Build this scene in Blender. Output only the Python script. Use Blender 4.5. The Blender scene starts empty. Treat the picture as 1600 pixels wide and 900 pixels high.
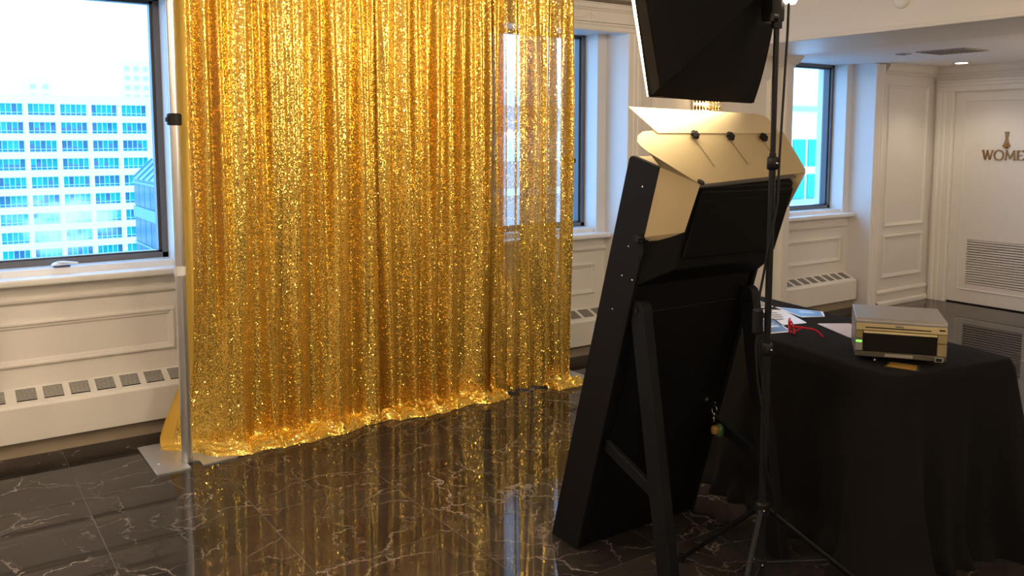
import bpy, bmesh, math, random
import numpy as np
from mathutils import Vector, Matrix

random.seed(7)
rng = np.random.default_rng(7)
SC = bpy.context.scene
COL = SC.collection
PI = math.pi

# ------------------------------------------------------------------ camera
cam_d = bpy.data.cameras.new('camera')
cam = bpy.data.objects.new('camera', cam_d)
COL.objects.link(cam)
cam_d.sensor_width = 36.0
cam_d.lens = 1357.0 / 1600.0 * 36.0
cam_d.shift_y = -99.0 / 1600.0      # the photograph is a crop: its optical axis lies above the middle
cam_d.clip_start = 0.05
cam_d.clip_end = 1500
cam.location = (0, 0, 1.6)
cam.rotation_euler = (math.radians(90 - 5.765), 0, math.radians(-34.289))
SC.camera = cam

# ------------------------------------------------------------------ world, exposure
SKY = (0.47, 0.96, 1.80)
SKY_STRENGTH = 3.4
w = bpy.data.worlds.new('overcast_sky')
SC.world = w
w.use_nodes = True
bg = w.node_tree.nodes['Background']
bg.inputs[0].default_value = (*SKY, 1)
bg.inputs[1].default_value = SKY_STRENGTH
SC.view_settings.view_transform = 'Standard'
SC.view_settings.look = 'None'
SC.view_settings.exposure = 0.0
SC.view_settings.gamma = 1.0
SC.view_settings.use_curve_mapping = False
SC.cycles.max_bounces = 8
SC.cycles.volume_bounces = 3
SC.cycles.transparent_max_bounces = 16
SC.cycles.sample_clamp_indirect = 8.0
SC.cycles.caustics_reflective = False
SC.cycles.caustics_refractive = False

WARM = (1.0, 0.77, 0.53)


def lamp(name, kind, loc, energy, color=WARM, size=0.12, rot=(0, 0, 0), **kw):
    d = bpy.data.lights.new(name, kind)
    d.energy = energy
    d.color = color
    if kind == 'AREA':
        d.shape = kw.pop('shape', 'DISK')
        d.size = size
    elif kind in ('POINT', 'SPOT'):
        d.shadow_soft_size = size
    for k, v in kw.items():
        setattr(d, k, v)
    o = bpy.data.objects.new(name, d)
    o.location = loc
    o.rotation_euler = rot
    COL.objects.link(o)
    return o


# unseen point lamps below the hall ceiling, placed to light room and beam (above and behind the frame)
for (x, y, e) in ((-1.6, 3.1, 14), (0.3, 2.5, 20), (2.5, 3.05, 13), (-1.6, 0.4, 14), (0.4, 0.4, 8), (3.0, -2.6, 16),
                  (-1.0, -2.2, 14), (1.6, -2.2, 14), (3.9, -1.2, 15)):
    lamp('hall_fill_lamp', 'POINT', (x, y, 2.5), e * 2.6, size=0.07)
# alcove beyond the beam: downlight, then unseen mid-air fill lights added for the ceiling
lamp('alcove_downlight_light', 'SPOT', (7.68, 4.16, 2.24), 13, color=(1.0, 0.84, 0.66), size=0.04, spot_size=math.radians(120), spot_blend=0.6)
for (x, y, e) in ((6.9, 2.2, 8), (7.0, 0.0, 7)):
    lamp('alcove_fill', 'POINT', (x, y, 1.65), e * 2.6, size=0.06)
# daylight portals in the three windows
for i in range(3):
    o = lamp('daylight_portal', 'AREA', (0.64 + 3.013 * i, 5.215, 1.62), 1, size=1.05, rot=(PI / 2, 0, PI), shape='RECTANGLE')
    o.data.size_y = 1.5
    o.data.cycles.is_portal = True
    o.rotation_euler = (-PI / 2, 0, 0)

# ------------------------------------------------------------------ materials
MATS = {}


def newmat(name):
    m = bpy.data.materials.new(name)
    m.use_nodes = True
    nt = m.node_tree
    return m, nt, nt.nodes['Principled BSDF']


def mat(name, col, rough=0.5, metal=0.0, spec=0.5, noise=0.06, nscale=12.0, bump=0.0, bscale=200.0, emit=None, estr=0.0, coat=0.0):
    if name in MATS:
        return MATS[name]
    m, nt, b = newmat(name)
    N, L = nt.nodes, nt.links
    tc = N.new('ShaderNodeTexCoord')
    nz = N.new('ShaderNodeTexNoise')
    nz.inputs['Scale'].default_value = nscale
    nz.inputs['Detail'].default_value = 4
    L.new(tc.outputs['Object'], nz.inputs['Vector'])
    mx = N.new('ShaderNodeMix')
    mx.data_type = 'RGBA'
    mx.inputs[6].default_value = (*[c * (1 - noise) for c in col], 1)
    mx.inputs[7].default_value = (*[min(1, c * (1 + noise)) for c in col], 1)
    L.new(nz.outputs['Fac'], mx.inputs[0])
    L.new(mx.outputs[2], b.inputs['Base Color'])
    b.inputs['Roughness'].default_value = rough
    b.inputs['Metallic'].default_value = metal
    b.inputs['Specular IOR Level'].default_value = spec
    b.inputs['Coat Weight'].default_value = coat
    if bump:
        n2 = N.new('ShaderNodeTexNoise')
        n2.inputs['Scale'].default_value = bscale
        L.new(tc.outputs['Object'], n2.inputs['Vector'])
        bp = N.new('ShaderNodeBump')
        bp.inputs['Strength'].default_value = bump
        bp.inputs['Distance'].default_value = 0.002
        L.new(n2.outputs['Fac'], bp.inputs['Height'])
        L.new(bp.outputs['Normal'], b.inputs['Normal'])
    if emit:
        b.inputs['Emission Color'].default_value = (*emit, 1)
        b.inputs['Emission Strength'].default_value = estr
    MATS[name] = m
    return m


PAINT = mat('cream_paint', (0.80, 0.765, 0.72), 0.45, noise=0.02, nscale=3, bump=0.03)
PAINT2 = mat('pier_paint', (0.78, 0.745, 0.71), 0.5, noise=0.02, nscale=3, bump=0.03)
CEIL = mat('ceiling_paint', (0.88, 0.85, 0.83), 0.7, noise=0.02, nscale=2)
HEATM = mat('heater_enamel', (0.80, 0.77, 0.72), 0.35, noise=0.015, nscale=4)
SILLM = mat('sill_gloss_paint', (0.85, 0.84, 0.82), 0.22, noise=0.01)
TOEM = mat('toe_tan', (0.33, 0.27, 0.20), 0.6)
DARKR = mat('recess_shade', (0.02, 0.018, 0.016), 0.8)  # near-black put in for the shade inside recesses and gaps
GRILLM = mat('grille_bar', (0.24, 0.22, 0.20), 0.5)
ALU = mat('window_bronze_metal', (0.085, 0.085, 0.09), 0.35, 0.3)
ALU2 = mat('window_bead_metal', (0.15, 0.145, 0.15), 0.4, 0.3)
STEEL = mat('brushed_steel', (0.62, 0.62, 0.63), 0.34, 0.9, bump=0.04, bscale=90)
PLATE = mat('base_plate_steel', (0.52, 0.53, 0.55), 0.38, 0.75, bump=0.05, bscale=60)
BLKP = mat('black_plastic', (0.006, 0.006, 0.006), 0.45, spec=0.25)
BLKN = mat('black_nylon', (0.003, 0.0026, 0.0022), 0.8, spec=0.15, bump=0.12, bscale=400, noise=0.15)
BLKCLOTH = mat('black_cloth', (0.0042, 0.0036, 0.0034), 0.9, spec=0.2, bump=0.25, bscale=500, noise=0.15)
BLKBOOTH = mat('booth_black_panel', (0.0028, 0.0025, 0.0025), 0.62, spec=0.18, bump=0.03, bscale=120)
SLATE = mat('booth_slate_laminate', (0.0045, 0.0042, 0.0042), 0.62, spec=0.18, bump=0.04, bscale=150)
LEGM = mat('booth_leg_paint', (0.006, 0.006, 0.0068), 0.62, spec=0.18, bump=0.05, bscale=90)
CREAMS = mat('cream_sheet_metal', (0.50, 0.40, 0.235), 0.42, noise=0.02, nscale=5)
REDP = mat('red_plastic', (0.62, 0.01, 0.025), 0.25)
SILVP = mat('printer_silver', (0.36, 0.35, 0.33), 0.32, 0.35, noise=0.02)
OLIVEP = mat('printer_champagne', (0.42, 0.35, 0.19), 0.3, 0.5, noise=0.02)
GREENLED = mat('green_led', (0.1, 0.9, 0.05), 0.3, emit=(0.15, 1.0, 0.05), estr=2.5)
GOLD = mat('sign_bronze_gold', (0.42, 0.22, 0.08), 0.35, 0.8)
CHROME = mat('chrome', (0.75, 0.75, 0.75), 0.12, 1.0)
LAMPW = mat('lamp_glow', (0.9, 0.85, 0.75), 0.5, emit=(1.0, 0.85, 0.6), estr=7)
DIFFM = mat('softbox_diffuser', (0.85, 0.83, 0.8), 0.6, emit=(1.0, 0.83, 0.55), estr=11.0)


def marble_mat():
    m, nt, b = newmat('dark_marble')
    N, L = nt.nodes, nt.links
    tc = N.new('ShaderNodeTexCoord')
    oi = N.new('ShaderNodeObjectInfo')
    mul = N.new('ShaderNodeVectorMath')
    mul.operation = 'MULTIPLY_ADD'
    cb = N.new('ShaderNodeCombineXYZ')
    for i, k in enumerate((37.0, 91.0, 53.0)):
        mm = N.new('ShaderNodeMath')
        mm.operation = 'MULTIPLY'
        mm.inputs[1].default_value = k
        L.new(oi.outputs['Random'], mm.inputs[0])
        L.new(mm.outputs[0], cb.inputs[i])
    add = N.new('ShaderNodeVectorMath')
    L.new(tc.outputs['Object'], add.inputs[0])
    L.new(cb.outputs[0], add.inputs[1])
    # warp
    nz = N.new('ShaderNodeTexNoise')
    nz.inputs['Scale'].default_value = 2.2
    nz.inputs['Detail'].default_value = 6
    nz.inputs['Roughness'].default_value = 0.6
    L.new(add.outputs[0], nz.inputs['Vector'])
    sub = N.new('ShaderNodeVectorMath')
    sub.operation = 'SUBTRACT'
    sub.inputs[1].default_value = (0.5, 0.5, 0.5)
    L.new(nz.outputs['Color'], sub.inputs[0])
    scl = N.new('ShaderNodeVectorMath')
    scl.operation = 'SCALE'
    scl.inputs['Scale'].default_value = 0.42
    L.new(sub.outputs[0], scl.inputs[0])
    wv = N.new('ShaderNodeVectorMath')
    L.new(add.outputs[0], wv.inputs[0])
    L.new(scl.outputs[0], wv.inputs[1])

    def veins(scale, width, strength, seed):
        v = N.new('ShaderNodeTexVoronoi')
        v.feature = 'DISTANCE_TO_EDGE'
        v.inputs['Scale'].default_value = scale
        o = N.new('ShaderNodeVectorMath')
        o.inputs[1].default_value = (seed, seed * 2.3, seed * .7)
        L.new(wv.outputs[0], o.inputs[0])
        L.new(o.outputs[0], v.inputs['Vector'])
        r = N.new('ShaderNodeMapRange')
        r.inputs[1].default_value = 0.0
        r.inputs[2].default_value = width
        r.inputs[3].default_value = 1.0
        r.inputs[4].default_value = 0.0
        L.new(v.outputs['Distance'], r.inputs[0])
        g = N.new('ShaderNodeTexNoise')
        g.inputs['Scale'].default_value = scale * 1.3
        L.new(o.outputs[0], g.inputs['Vector'])
        gr = N.new('ShaderNodeMapRange')
        gr.inputs[1].default_value = 0.47
        gr.inputs[2].default_value = 0.66
        L.new(g.outputs['Fac'], gr.inputs[0])
        mu = N.new('ShaderNodeMath')
        mu.operation = 'MULTIPLY'
        L.new(r.outputs[0], mu.inputs[0])
        L.new(gr.outputs[0], mu.inputs[1])
        m2 = N.new('ShaderNodeMath')
        m2.operation = 'MULTIPLY'
        m2.inputs[1].default_value = strength
        L.new(mu.outputs[0], m2.inputs[0])
        return m2.outputs[0]
    a1 = veins(1.9, 0.010, 0.9, 1.0)
    a2 = veins(4.2, 0.022, 0.6, 4.0)
    mxv = N.new('ShaderNodeMath')
    mxv.operation = 'MAXIMUM'
    L.new(a1, mxv.inputs[0])
    L.new(a2, mxv.inputs[1])
    # cloud
    n2 = N.new('ShaderNodeTexNoise')
    n2.inputs['Scale'].default_value = 2.4
    n2.inputs['Detail'].default_value = 8
    n2.inputs['Roughness'].default_value = 0.6
    L.new(wv.outputs[0], n2.inputs['Vector'])
    cr = N.new('ShaderNodeValToRGB')
    cr.color_ramp.elements[0].position = 0.32
    cr.color_ramp.elements[0].color = (0.016, 0.0135, 0.0125, 1)
    cr.color_ramp.elements[1].position = 0.72
    cr.color_ramp.elements[1].color = (0.044, 0.037, 0.033, 1)
    L.new(n2.outputs['Fac'], cr.inputs[0])
    mx = N.new('ShaderNodeMix')
    mx.data_type = 'RGBA'
    mx.inputs[7].default_value = (0.33, 0.28, 0.25, 1)
    L.new(mxv.outputs[0], mx.inputs[0])
    L.new(cr.outputs[0], mx.inputs[6])
    L.new(mx.outputs[2], b.inputs['Base Color'])
    b.inputs['Roughness'].default_value = 0.035
    b.inputs['Specular IOR Level'].default_value = 0.20
    return m


MARBLE = marble_mat()
GROUT = mat('grout', (0.11, 0.096, 0.086), 0.6)


def glass_mat(name='window_glass', tint=(1, 1, 1)):
    m, nt, b = newmat(name)
    N, L = nt.nodes, nt.links
    N.remove(b)
    out = N['Material Output']
    tr = N.new('ShaderNodeBsdfTransparent')
    tr.inputs[0].default_value = (*tint, 1)
    gl = N.new('ShaderNodeBsdfGlossy')
    gl.inputs['Roughness'].default_value = 0.02
    lw = N.new('ShaderNodeLayerWeight')
    pw_ = N.new('ShaderNodeMath')
    pw_.operation = 'POWER'
    pw_.inputs[1].default_value = 4.0
    L.new(lw.outputs['Facing'], pw_.inputs[0])
    fr = N.new('ShaderNodeMath')
    fr.operation = 'MULTIPLY_ADD'
    fr.inputs[1].default_value = 0.6
    fr.inputs[2].default_value = 0.03
    L.new(pw_.outputs[0], fr.inputs[0])
    mx = N.new('ShaderNodeMixShader')
    L.new(fr.outputs[0], mx.inputs[0])
    L.new(tr.outputs[0], mx.inputs[1])
    L.new(gl.outputs[0], mx.inputs[2])
    L.new(mx.outputs[0], out.inputs['Surface'])
    return m


GLASS = glass_mat('window_glass', (0.93, 0.97, 0.97))


def sequin_mat():
    m, nt, b = newmat('gold_sequins')
    N, L = nt.nodes, nt.links
    out = N['Material Output']
    at = N.new('ShaderNodeAttribute')
    at.attribute_name = 'cloth'
    vo = N.new('ShaderNodeTexVoronoi')
    vo.voronoi_dimensions = '2D'
    vo.inputs['Scale'].default_value = 230.0
    vo.inputs['Randomness'].default_value = 0.8
    L.new(at.outputs['Vector'], vo.inputs['Vector'])
    geo = N.new('ShaderNodeNewGeometry')
    sb = N.new('ShaderNodeVectorMath')
    sb.operation = 'SUBTRACT'
    sb.inputs[1].default_value = (0.5, 0.5, 0.5)
    L.new(vo.outputs['Color'], sb.inputs[0])
    sc = N.new('ShaderNodeVectorMath')
    sc.operation = 'SCALE'
    sepn = N.new('ShaderNodeSeparateColor')
    L.new(vo.outputs['Color'], sepn.inputs[0])
    tilt = N.new('ShaderNodeMapRange')      # most sequins hang nearly flat, a few flip far out
    tilt.inputs[1].default_value = 0.90
    tilt.inputs[2].default_value = 1.0
    tilt.inputs[3].default_value = 0.34
    tilt.inputs[4].default_value = 1.5
    L.new(sepn.outputs[2], tilt.inputs[0])
    L.new(tilt.outputs[0], sc.inputs['Scale'])
    L.new(sb.outputs[0], sc.inputs[0])
    ad = N.new('ShaderNodeVectorMath')
    L.new(geo.outputs['Normal'], ad.inputs[0])
    L.new(sc.outputs[0], ad.inputs[1])
    nm = N.new('ShaderNodeVectorMath')
    nm.operation = 'NORMALIZE'
    L.new(ad.outputs[0], nm.inputs[0])
    b.inputs['Metallic'].default_value = 1.0
    b.inputs['Roughness'].default_value = 0.07
    # colour varied per sequin, painting in the glint of differently tilted ones
    cmx = N.new('ShaderNodeMix')
    cmx.data_type = 'RGBA'
    cmx.inputs[6].default_value = (0.86, 0.50, 0.07, 1)
    cmx.inputs[7].default_value = (1.0, 0.77, 0.21, 1)
    sep = N.new('ShaderNodeSeparateColor')
    L.new(vo.outputs['Color'], sep.inputs[0])
    L.new(sep.outputs[0], cmx.inputs[0])
    L.new(cmx.outputs[2], b.inputs['Base Color'])
    L.new(nm.outputs[0], b.inputs['Normal'])
    # the mesh cloth the sequins are sewn to
    df = N.new('ShaderNodeBsdfDiffuse')
    df.inputs[0].default_value = (0.68, 0.43, 0.085, 1)
    tl = N.new('ShaderNodeBsdfTranslucent')
    tl.inputs[0].default_value = (0.75, 0.45, 0.06, 1)
    m0 = N.new('ShaderNodeMixShader')
    m0.inputs[0].default_value = 0.12
    L.new(df.outputs[0], m0.inputs[1])
    L.new(tl.outputs[0], m0.inputs[2])
    # selvage: attribute z of the cloth coordinate = share of sequins
    sx = N.new('ShaderNodeSeparateXYZ')
    L.new(at.outputs['Vector'], sx.inputs[0])
    m1 = N.new('ShaderNodeMixShader')
    L.new(sx.outputs[2], m1.inputs[0])
    L.new(m0.outputs[0], m1.inputs[1])
    L.new(b.outputs[0], m1.inputs[2])
    a2 = N.new('ShaderNodeAttribute')
    a2.attribute_name = 'sheer'
    tr = N.new('ShaderNodeBsdfTransparent')
    tr.inputs[0].default_value = (0.97, 0.88, 0.80, 1)
    # open mesh: the gaps between the sequins let light through
    mr = N.new('ShaderNodeMapRange')
    mr.inputs[1].default_value = 0.0
    mr.inputs[2].default_value = 0.6
    mr.inputs[3].default_value = 0.55
    mr.inputs[4].default_value = 1.3
    L.new(vo.outputs['Distance'], mr.inputs[0])
    mm = N.new('ShaderNodeMath')
    mm.operation = 'MULTIPLY'
    mm.use_clamp = True
    L.new(mr.outputs[0], mm.inputs[0])
    L.new(a2.outputs['Fac'], mm.inputs[1])
    m2 = N.new('ShaderNodeMixShader')
    L.new(mm.outputs[0], m2.inputs[0])
    L.new(m1.outputs[0], m2.inputs[1])
    L.new(tr.outputs[0], m2.inputs[2])
    L.new(m2.outputs[0], out.inputs['Surface'])
    return m


SEQUIN = sequin_mat()


def rand_mat(name, cols, rough=0.25):
    """colour picked per object"""
    m, nt, b = newmat(name)
    N, L = nt.nodes, nt.links
    oi = N.new('ShaderNodeObjectInfo')
    cr = N.new('ShaderNodeValToRGB')
    cr.color_ramp.interpolation = 'CONSTANT'
    n = len(cols)
    while len(cr.color_ramp.elements) < n:
        cr.color_ramp.elements.new(0.5)
    for i, c in enumerate(cols):
        cr.color_ramp.elements[i].position = i / n
        cr.color_ramp.elements[i].color = (*c, 1)
    L.new(oi.outputs['Random'], cr.inputs[0])
    L.new(cr.outputs[0], b.inputs['Base Color'])
    b.inputs['Roughness'].default_value = rough
    b.inputs['Specular IOR Level'].default_value = 0.25
    return m


# ------------------------------------------------------------------ mesh builder
class MB:
    def __init__(s):
        s.v = []
        s.f = []

    def add(s, vs, fs):
        o = len(s.v)
        s.v += [tuple(p) for p in vs]
        s.f += [tuple(i + o for i in f) for f in fs]
        return s

    def box(s, x0, x1, y0, y1, z0, z1):
        return s.add([(x0, y0, z0), (x1, y0, z0), (x1, y1, z0), (x0, y1, z0), (x0, y0, z1), (x1, y0, z1), (x1, y1, z1), (x0, y1, z1)],
                     [(0, 3, 2, 1), (4, 5, 6, 7), (0, 1, 5, 4), (1, 2, 6, 5), (2, 3, 7, 6), (3, 0, 4, 7)])

    def obox(s, c, ax, ay, az):
        """oriented box: centre and three half-vectors"""
        c, ax, ay, az = map(Vector, (c, ax, ay, az))
        vs = []
        for k in (-1, 1):
            for (i, j) in ((-1, -1), (1, -1), (1, 1), (-1, 1)):
                vs.append(c + ax * i + ay * j + az * k)
        return s.add(vs, [(0, 3, 2, 1), (4, 5, 6, 7), (0, 1, 5, 4), (1, 2, 6, 5), (2, 3, 7, 6), (3, 0, 4, 7)])

    def prism(s, pts, ext):
        pts = [Vector(p) for p in pts]
        e = Vector(ext)
        n = len(pts)
        vs = pts + [p + e for p in pts]
        fs = [tuple(range(n - 1, -1, -1)), tuple(range(n, 2 * n))]
        fs += [(i, (i + 1) % n, n + (i + 1) % n, n + i) for i in range(n)]
        return s.add(vs, fs)

    def tube(s, path, r, n=10, cap=True):
        path = [Vector(p) for p in path]
        rs = r if isinstance(r, (list, tuple)) else [r] * len(path)
        vs = []
        up = None
        for i, p in enumerate(path):
            d = (path[min(i + 1, len(path) - 1)] - path[max(i - 1, 0)]).normalized()
            if up is None:
                up = d.orthogonal().normalized()
            up = (up - d * up.dot(d))
            if up.length < 1e-5:
                up = d.orthogonal()
            up.normalize()
            sd = d.cross(up)
            for k in range(n):
                a = 2 * PI * k / n
                vs.append(p + (up * math.cos(a) + sd * math.sin(a)) * rs[i])
        fs = []
        for i in range(len(path) - 1):
            for k in range(n):
                fs.append((i * n + k, i * n + (k + 1) % n, (i + 1) * n + (k + 1) % n, (i + 1) * n + k))
        if cap:
            fs.append(tuple(range(n - 1, -1, -1)))
            fs.append(tuple((len(path) - 1) * n + k for k in range(n)))
        return s.add(vs, fs)

    def cyl(s, c0, c1, r, n=16):
        return s.tube([c0, c1], r, n)

    def lathe(s, c, prof, n=20, axis=(0, 0, 1)):
        """prof: (radius, height) pairs along axis from c"""
        c, ax = Vector(c), Vector(axis).normalized()
        u = ax.orthogonal().normalized()
        v = ax.cross(u)
        vs, fs = [], []
        for (r, h) in prof:
            for k in range(n):
                a = 2 * PI * k / n
                vs.append(c + ax * h + (u * math.cos(a) + v * math.sin(a)) * r)
        m = len(prof)
        for i in range(m - 1):
            for k in range(n):
                fs.append((i * n + k, i * n + (k + 1) % n, (i + 1) * n + (k + 1) % n, (i + 1) * n + k))
        fs.append(tuple(range(n - 1, -1, -1)))
        fs.append(tuple((m - 1) * n + k for k in range(n)))
        return s.add(vs, fs)

    def build(s, name, material, parent=None, bevel=0.0, seg=2, smooth=False, local=True):
        me = bpy.data.meshes.new(name)
        vs = s.v
        if parent is not None and not local:
            iv = world_of(parent).inverted()
            vs = [tuple(iv @ Vector(p)) for p in vs]
        me.from_pydata(vs, [], s.f)
        me.validate()
        bm = bmesh.new()
        bm.from_mesh(me)
        bmesh.ops.remove_doubles(bm, verts=bm.verts, dist=1e-6)
        bmesh.ops.recalc_face_normals(bm, faces=bm.faces)
        if bevel:
            ed = [e for e in bm.edges if len(e.link_faces) == 2 and e.calc_face_angle(0) > 0.5]
            bmesh.ops.bevel(bm, geom=ed, offset=bevel, segments=seg, profile=0.5, affect='EDGES', clamp_overlap=True)
        if smooth:
            for f in bm.faces:
                f.smooth = True
            for e in bm.edges:
                if len(e.link_faces) == 2 and e.calc_face_angle(0) > 0.7:
                    e.smooth = False
        bm.to_mesh(me)
        bm.free()
        me.materials.append(material)
        o = bpy.data.objects.new(name, me)
        COL.objects.link(o)
        if parent is not None:
            o.parent = parent
        return o


def world_of(o):
    m = Matrix.Translation(o.location) @ o.rotation_euler.to_matrix().to_4x4()
    return world_of(o.parent) @ m if o.parent else m


def tag(o, label=None, cat=None, group=None, kind=None):
    for k, v in (('label', label), ('category', cat), ('group', group), ('kind', kind)):
        if v:
            o[k] = v
    return o


def thing(name, loc, rz, label, cat, group=None):
    o = bpy.data.objects.new(name, None)
    o.empty_display_size = 0.1
    o.location = loc
    o.rotation_euler = (0, 0, rz)
    COL.objects.link(o)
    return tag(o, label, cat, group)


def struct(name, label=None):
    o = bpy.data.objects.new(name, None)
    COL.objects.link(o)
    o['kind'] = 'structure'
    if label:
        o['label'] = label
    return o


def skind(o, label=None):
    o['kind'] = 'structure'
    if label:
        o['label'] = label
    return o


def moulding(mb, P, a0, a1, b0, b1, prof):
    """mitred frame round a rectangle. P(a,b,c): plane coords to world; prof: (inset, projection) pairs"""
    rings = []
    for (i, c) in prof:
        rings.append([P(a0 + i, b0 + i, c), P(a1 - i, b0 + i, c), P(a1 - i, b1 - i, c), P(a0 + i, b1 - i, c)])
    vs = [p for r in rings for p in r]
    fs = []
    for k in range(len(prof) - 1):
        for j in range(4):
            fs.append((k * 4 + j, k * 4 + (j + 1) % 4, k * 4 + 4 + (j + 1) % 4, k * 4 + 4 + j))
    return mb.add(vs, fs)


PANEL_PROF = [(0, 0), (0, .012), (.006, .018), (.014, .018), (.02, .010), (.03, .008), (.036, .003), (.036, 0)]

# ------------------------------------------------------------------ setting
Y_PIER, Y_NICHE, Y_GLASS = 4.755, 4.985, 5.17
Z_MAIN, Z_ALC = 2.76, 2.27
RIGHTS = [1.225, 4.245, 7.25]
LEFTS = [0.06, 3.08, 6.085]
X_DOOR = 8.25

# floor with marble tiles
floor = MB().box(-3.2, 8.5, -4.2, 5.3, -0.08, -0.0006).build('floor', GROUT)
skind(floor, 'dark grout bed under the glossy marble tiles')
tm = None
tile_me = None
for i in range(-6, 14):
    for j in range(-11, 5):
        x0 = 0.523 + 0.6 * (i - 0)
        y0 = 2.95 + 0.6 * (j - 0)
        x1, y1 = x0 + 0.6, y0 + 0.6
        if x0 < -3.2 or x1 > 8.5 or y0 < -3.8 or y1 > 5.35:
            continue
        # a tile is laid only where the camera's side of the room shows or mirrors it
        if tile_me is None:
            o = MB().box(-.2986, .2986, -.2990, .2990, -.004, 0.0).build('tile', MARBLE, floor)
            tile_me = o.data
        else:
            o = bpy.data.objects.new('tile', tile_me)
            COL.objects.link(o)
            o.parent = floor
        o.location = (x0 + .3, y0 + .3, 0)
        o.rotation_euler = (0, 0, random.choice((0, 1, 2, 3)) * PI / 2)

# window wall
wb = struct('wall_back', 'cream panelled window wall behind the gold curtain')
piers = [(-3.2, LEFTS[0]), (RIGHTS[0], LEFTS[1]), (RIGHTS[1], LEFTS[2]), (RIGHTS[2], 8.5)]
for (a, b) in piers:
    MB().box(a, b, Y_PIER, 5.3, 0, 2.9).build('pier', PAINT2, wb)
for L_, R_ in zip(LEFTS, RIGHTS):
    MB().box(L_ - .01, R_ + .01, Y_NICHE, 5.3, 0, .86).build('apron', PAINT, wb)
    MB().box(R_ - .085, R_ + .01, Y_NICHE, 5.3, .86, 2.5).build('jamb', PAINT, wb)
    MB().box(L_ - .01, L_ + .085, Y_NICHE, 5.3, .86, 2.5).build('jamb', PAINT, wb)
    top = 2.35 if R_ < 7 else 2.275
    MB().box(L_ - .01, R_ + .01, Y_PIER + .001, 5.3, top, 2.9).build('lintel', PAINT, wb)
    # ledge and panel moulding below the sill
    mb = MB()
    prof = [(0, .755), (.010, .757), (.022, .768), (.024, .778), (.014, .784), (.006, .795), (0, .797)]
    vs = [(x, Y_NICHE - p, z) for x in (L_, R_) for (p, z) in prof]
    n = len(prof)
    mb.add(vs, [(i, i + 1, n + i + 1, n + i) for i in range(n - 1)])
    mb.build('ledge_moulding', PAINT, wb)
    P = lambda a, b, c: (a, Y_NICHE - c, b)
    moulding(MB(), P, L_ + .07, R_ - .10, .435, .665, PANEL_PROF).build('panel_moulding', PAINT, wb)
# casing round each niche (on the pier faces)
for (L_, R_), zt in (((LEFTS[0], RIGHTS[0]), 2.335), ((LEFTS[1], RIGHTS[1]), 2.335), ((LEFTS[2], RIGHTS[2]), 2.262)):
    for (x, s) in ((R_, 1), (L_, -1)):
        mb = MB()
        prof = [(0, 0), (0, .012), (.010, .018), (.045, .018), (.052, .026), (.075, .026), (.082, .034), (.112, .034), (.128, .022), (.135, 0)]
        vs = [(x + s * a, Y_PIER - p, z) for z in (0, zt) for (a, p) in prof]
        n = len(prof)
        mb.add(vs, [(i, i + 1, n + i + 1, n + i) for i in range(n - 1)])
        mb.build('casing', PAINT, wb)
    if zt > 2.3:
        mb = MB()
        prof = [(0, 0), (0, .012), (.010, .018), (.035, .018), (.042, .026), (.055, .026), (.060, 0)]
        vs = [(x, Y_PIER - p, zt + a) for x in (L_ - .135, R_ + .135) for (a, p) in prof]
        n = len(prof)
        mb.add(vs, [(i, i + 1, n + i + 1, n + i) for i in range(n - 1)])
        mb.build('casing', PAINT, wb)

# frieze over the windows: a plain field with a raised swag, then the cornice
mb = MB().box(-3.2, 5.0, Y_PIER - .02, Y_PIER + .01, 2.395, 2.47)
mb.build('frieze', PAINT, wb)
for k in range(9):
    x0 = 3.05 + .30 * k - 1.8
    if x0 > 4.7:
        continue
    sw = MB()
    pts = [(x0 + .24 * t, Y_PIER - .022, 2.452 - .036 * math.sin(PI * t)) for t in np.linspace(0, 1, 14)]
    sw.tube(pts, [.002 + .004 * math.sin(PI * t) for t in np.linspace(0, 1, 14)], 6)
    for dx in (0, .24):
        sw.tube([(x0 + dx, Y_PIER - .022, 2.455), (x0 + dx + .004, Y_PIER - .023, 2.425), (x0 + dx, Y_PIER - .022, 2.402)], [.006, .005, .002], 6)
    sw.lathe((x0 + .27, Y_PIER - .02, 2.435), [(.012, 0), (.010, .004), (.004, .006)], 8, (0, -1, 0))
    sw.build('frieze_swag', PAINT, wb, smooth=True)
mb = MB()
prof = [(0.0, 2.47), (.034, 2.47), (.040, 2.482), (.05, 2.486), (.055, 2.50), (.055, 2.512), (.0, 2.512)]
vs = [(x, Y_PIER - p, z) for x in (-3.2, 5.0) for (p, z) in prof]
n = len(prof)
mb.add(vs, [(i, i + 1, n + i + 1, n + i) for i in range(n - 1)])
mb.build('cornice_band', PAINT, wb)
# carved rope course of the cornice (dark, antiqued)
ROPE = mat('antiqued_gilt_carving', (0.20, 0.165, 0.12), 0.5, noise=0.3, nscale=60)
rope = MB()
for k in range(150):
    x = 3.3 + k * .0115
    rope.tube([(x - .006, Y_PIER - .06, 2.514), (x + .002, Y_PIER - .078, 2.53), (x + .010, Y_PIER - .07, 2.552)], [.003, .0062, .003], 5)
rp = rope.build('cornice_carving', ROPE, wb, smooth=True)
rp['kind'] = 'stuff'
MB().box(-3.2, 5.0, Y_PIER - .07, Y_PIER, 2.512, 2.56).build('cornice_band', PAINT, wb)
mb = MB()
prof = [(0.07, 2.553), (.09, 2.56), (.11, 2.60), (.16, 2.66), (.17, 2.69), (0, 2.69)]
vs = [(x, Y_PIER - p, z) for x in (-3.2, 5.0) for (p, z) in prof]
n = len(prof)
mb.add(vs, [(i, i + 1, n + i + 1, n + i) for i in range(n - 1)])
mb.build('cornice_cove', PAINT, wb)

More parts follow.
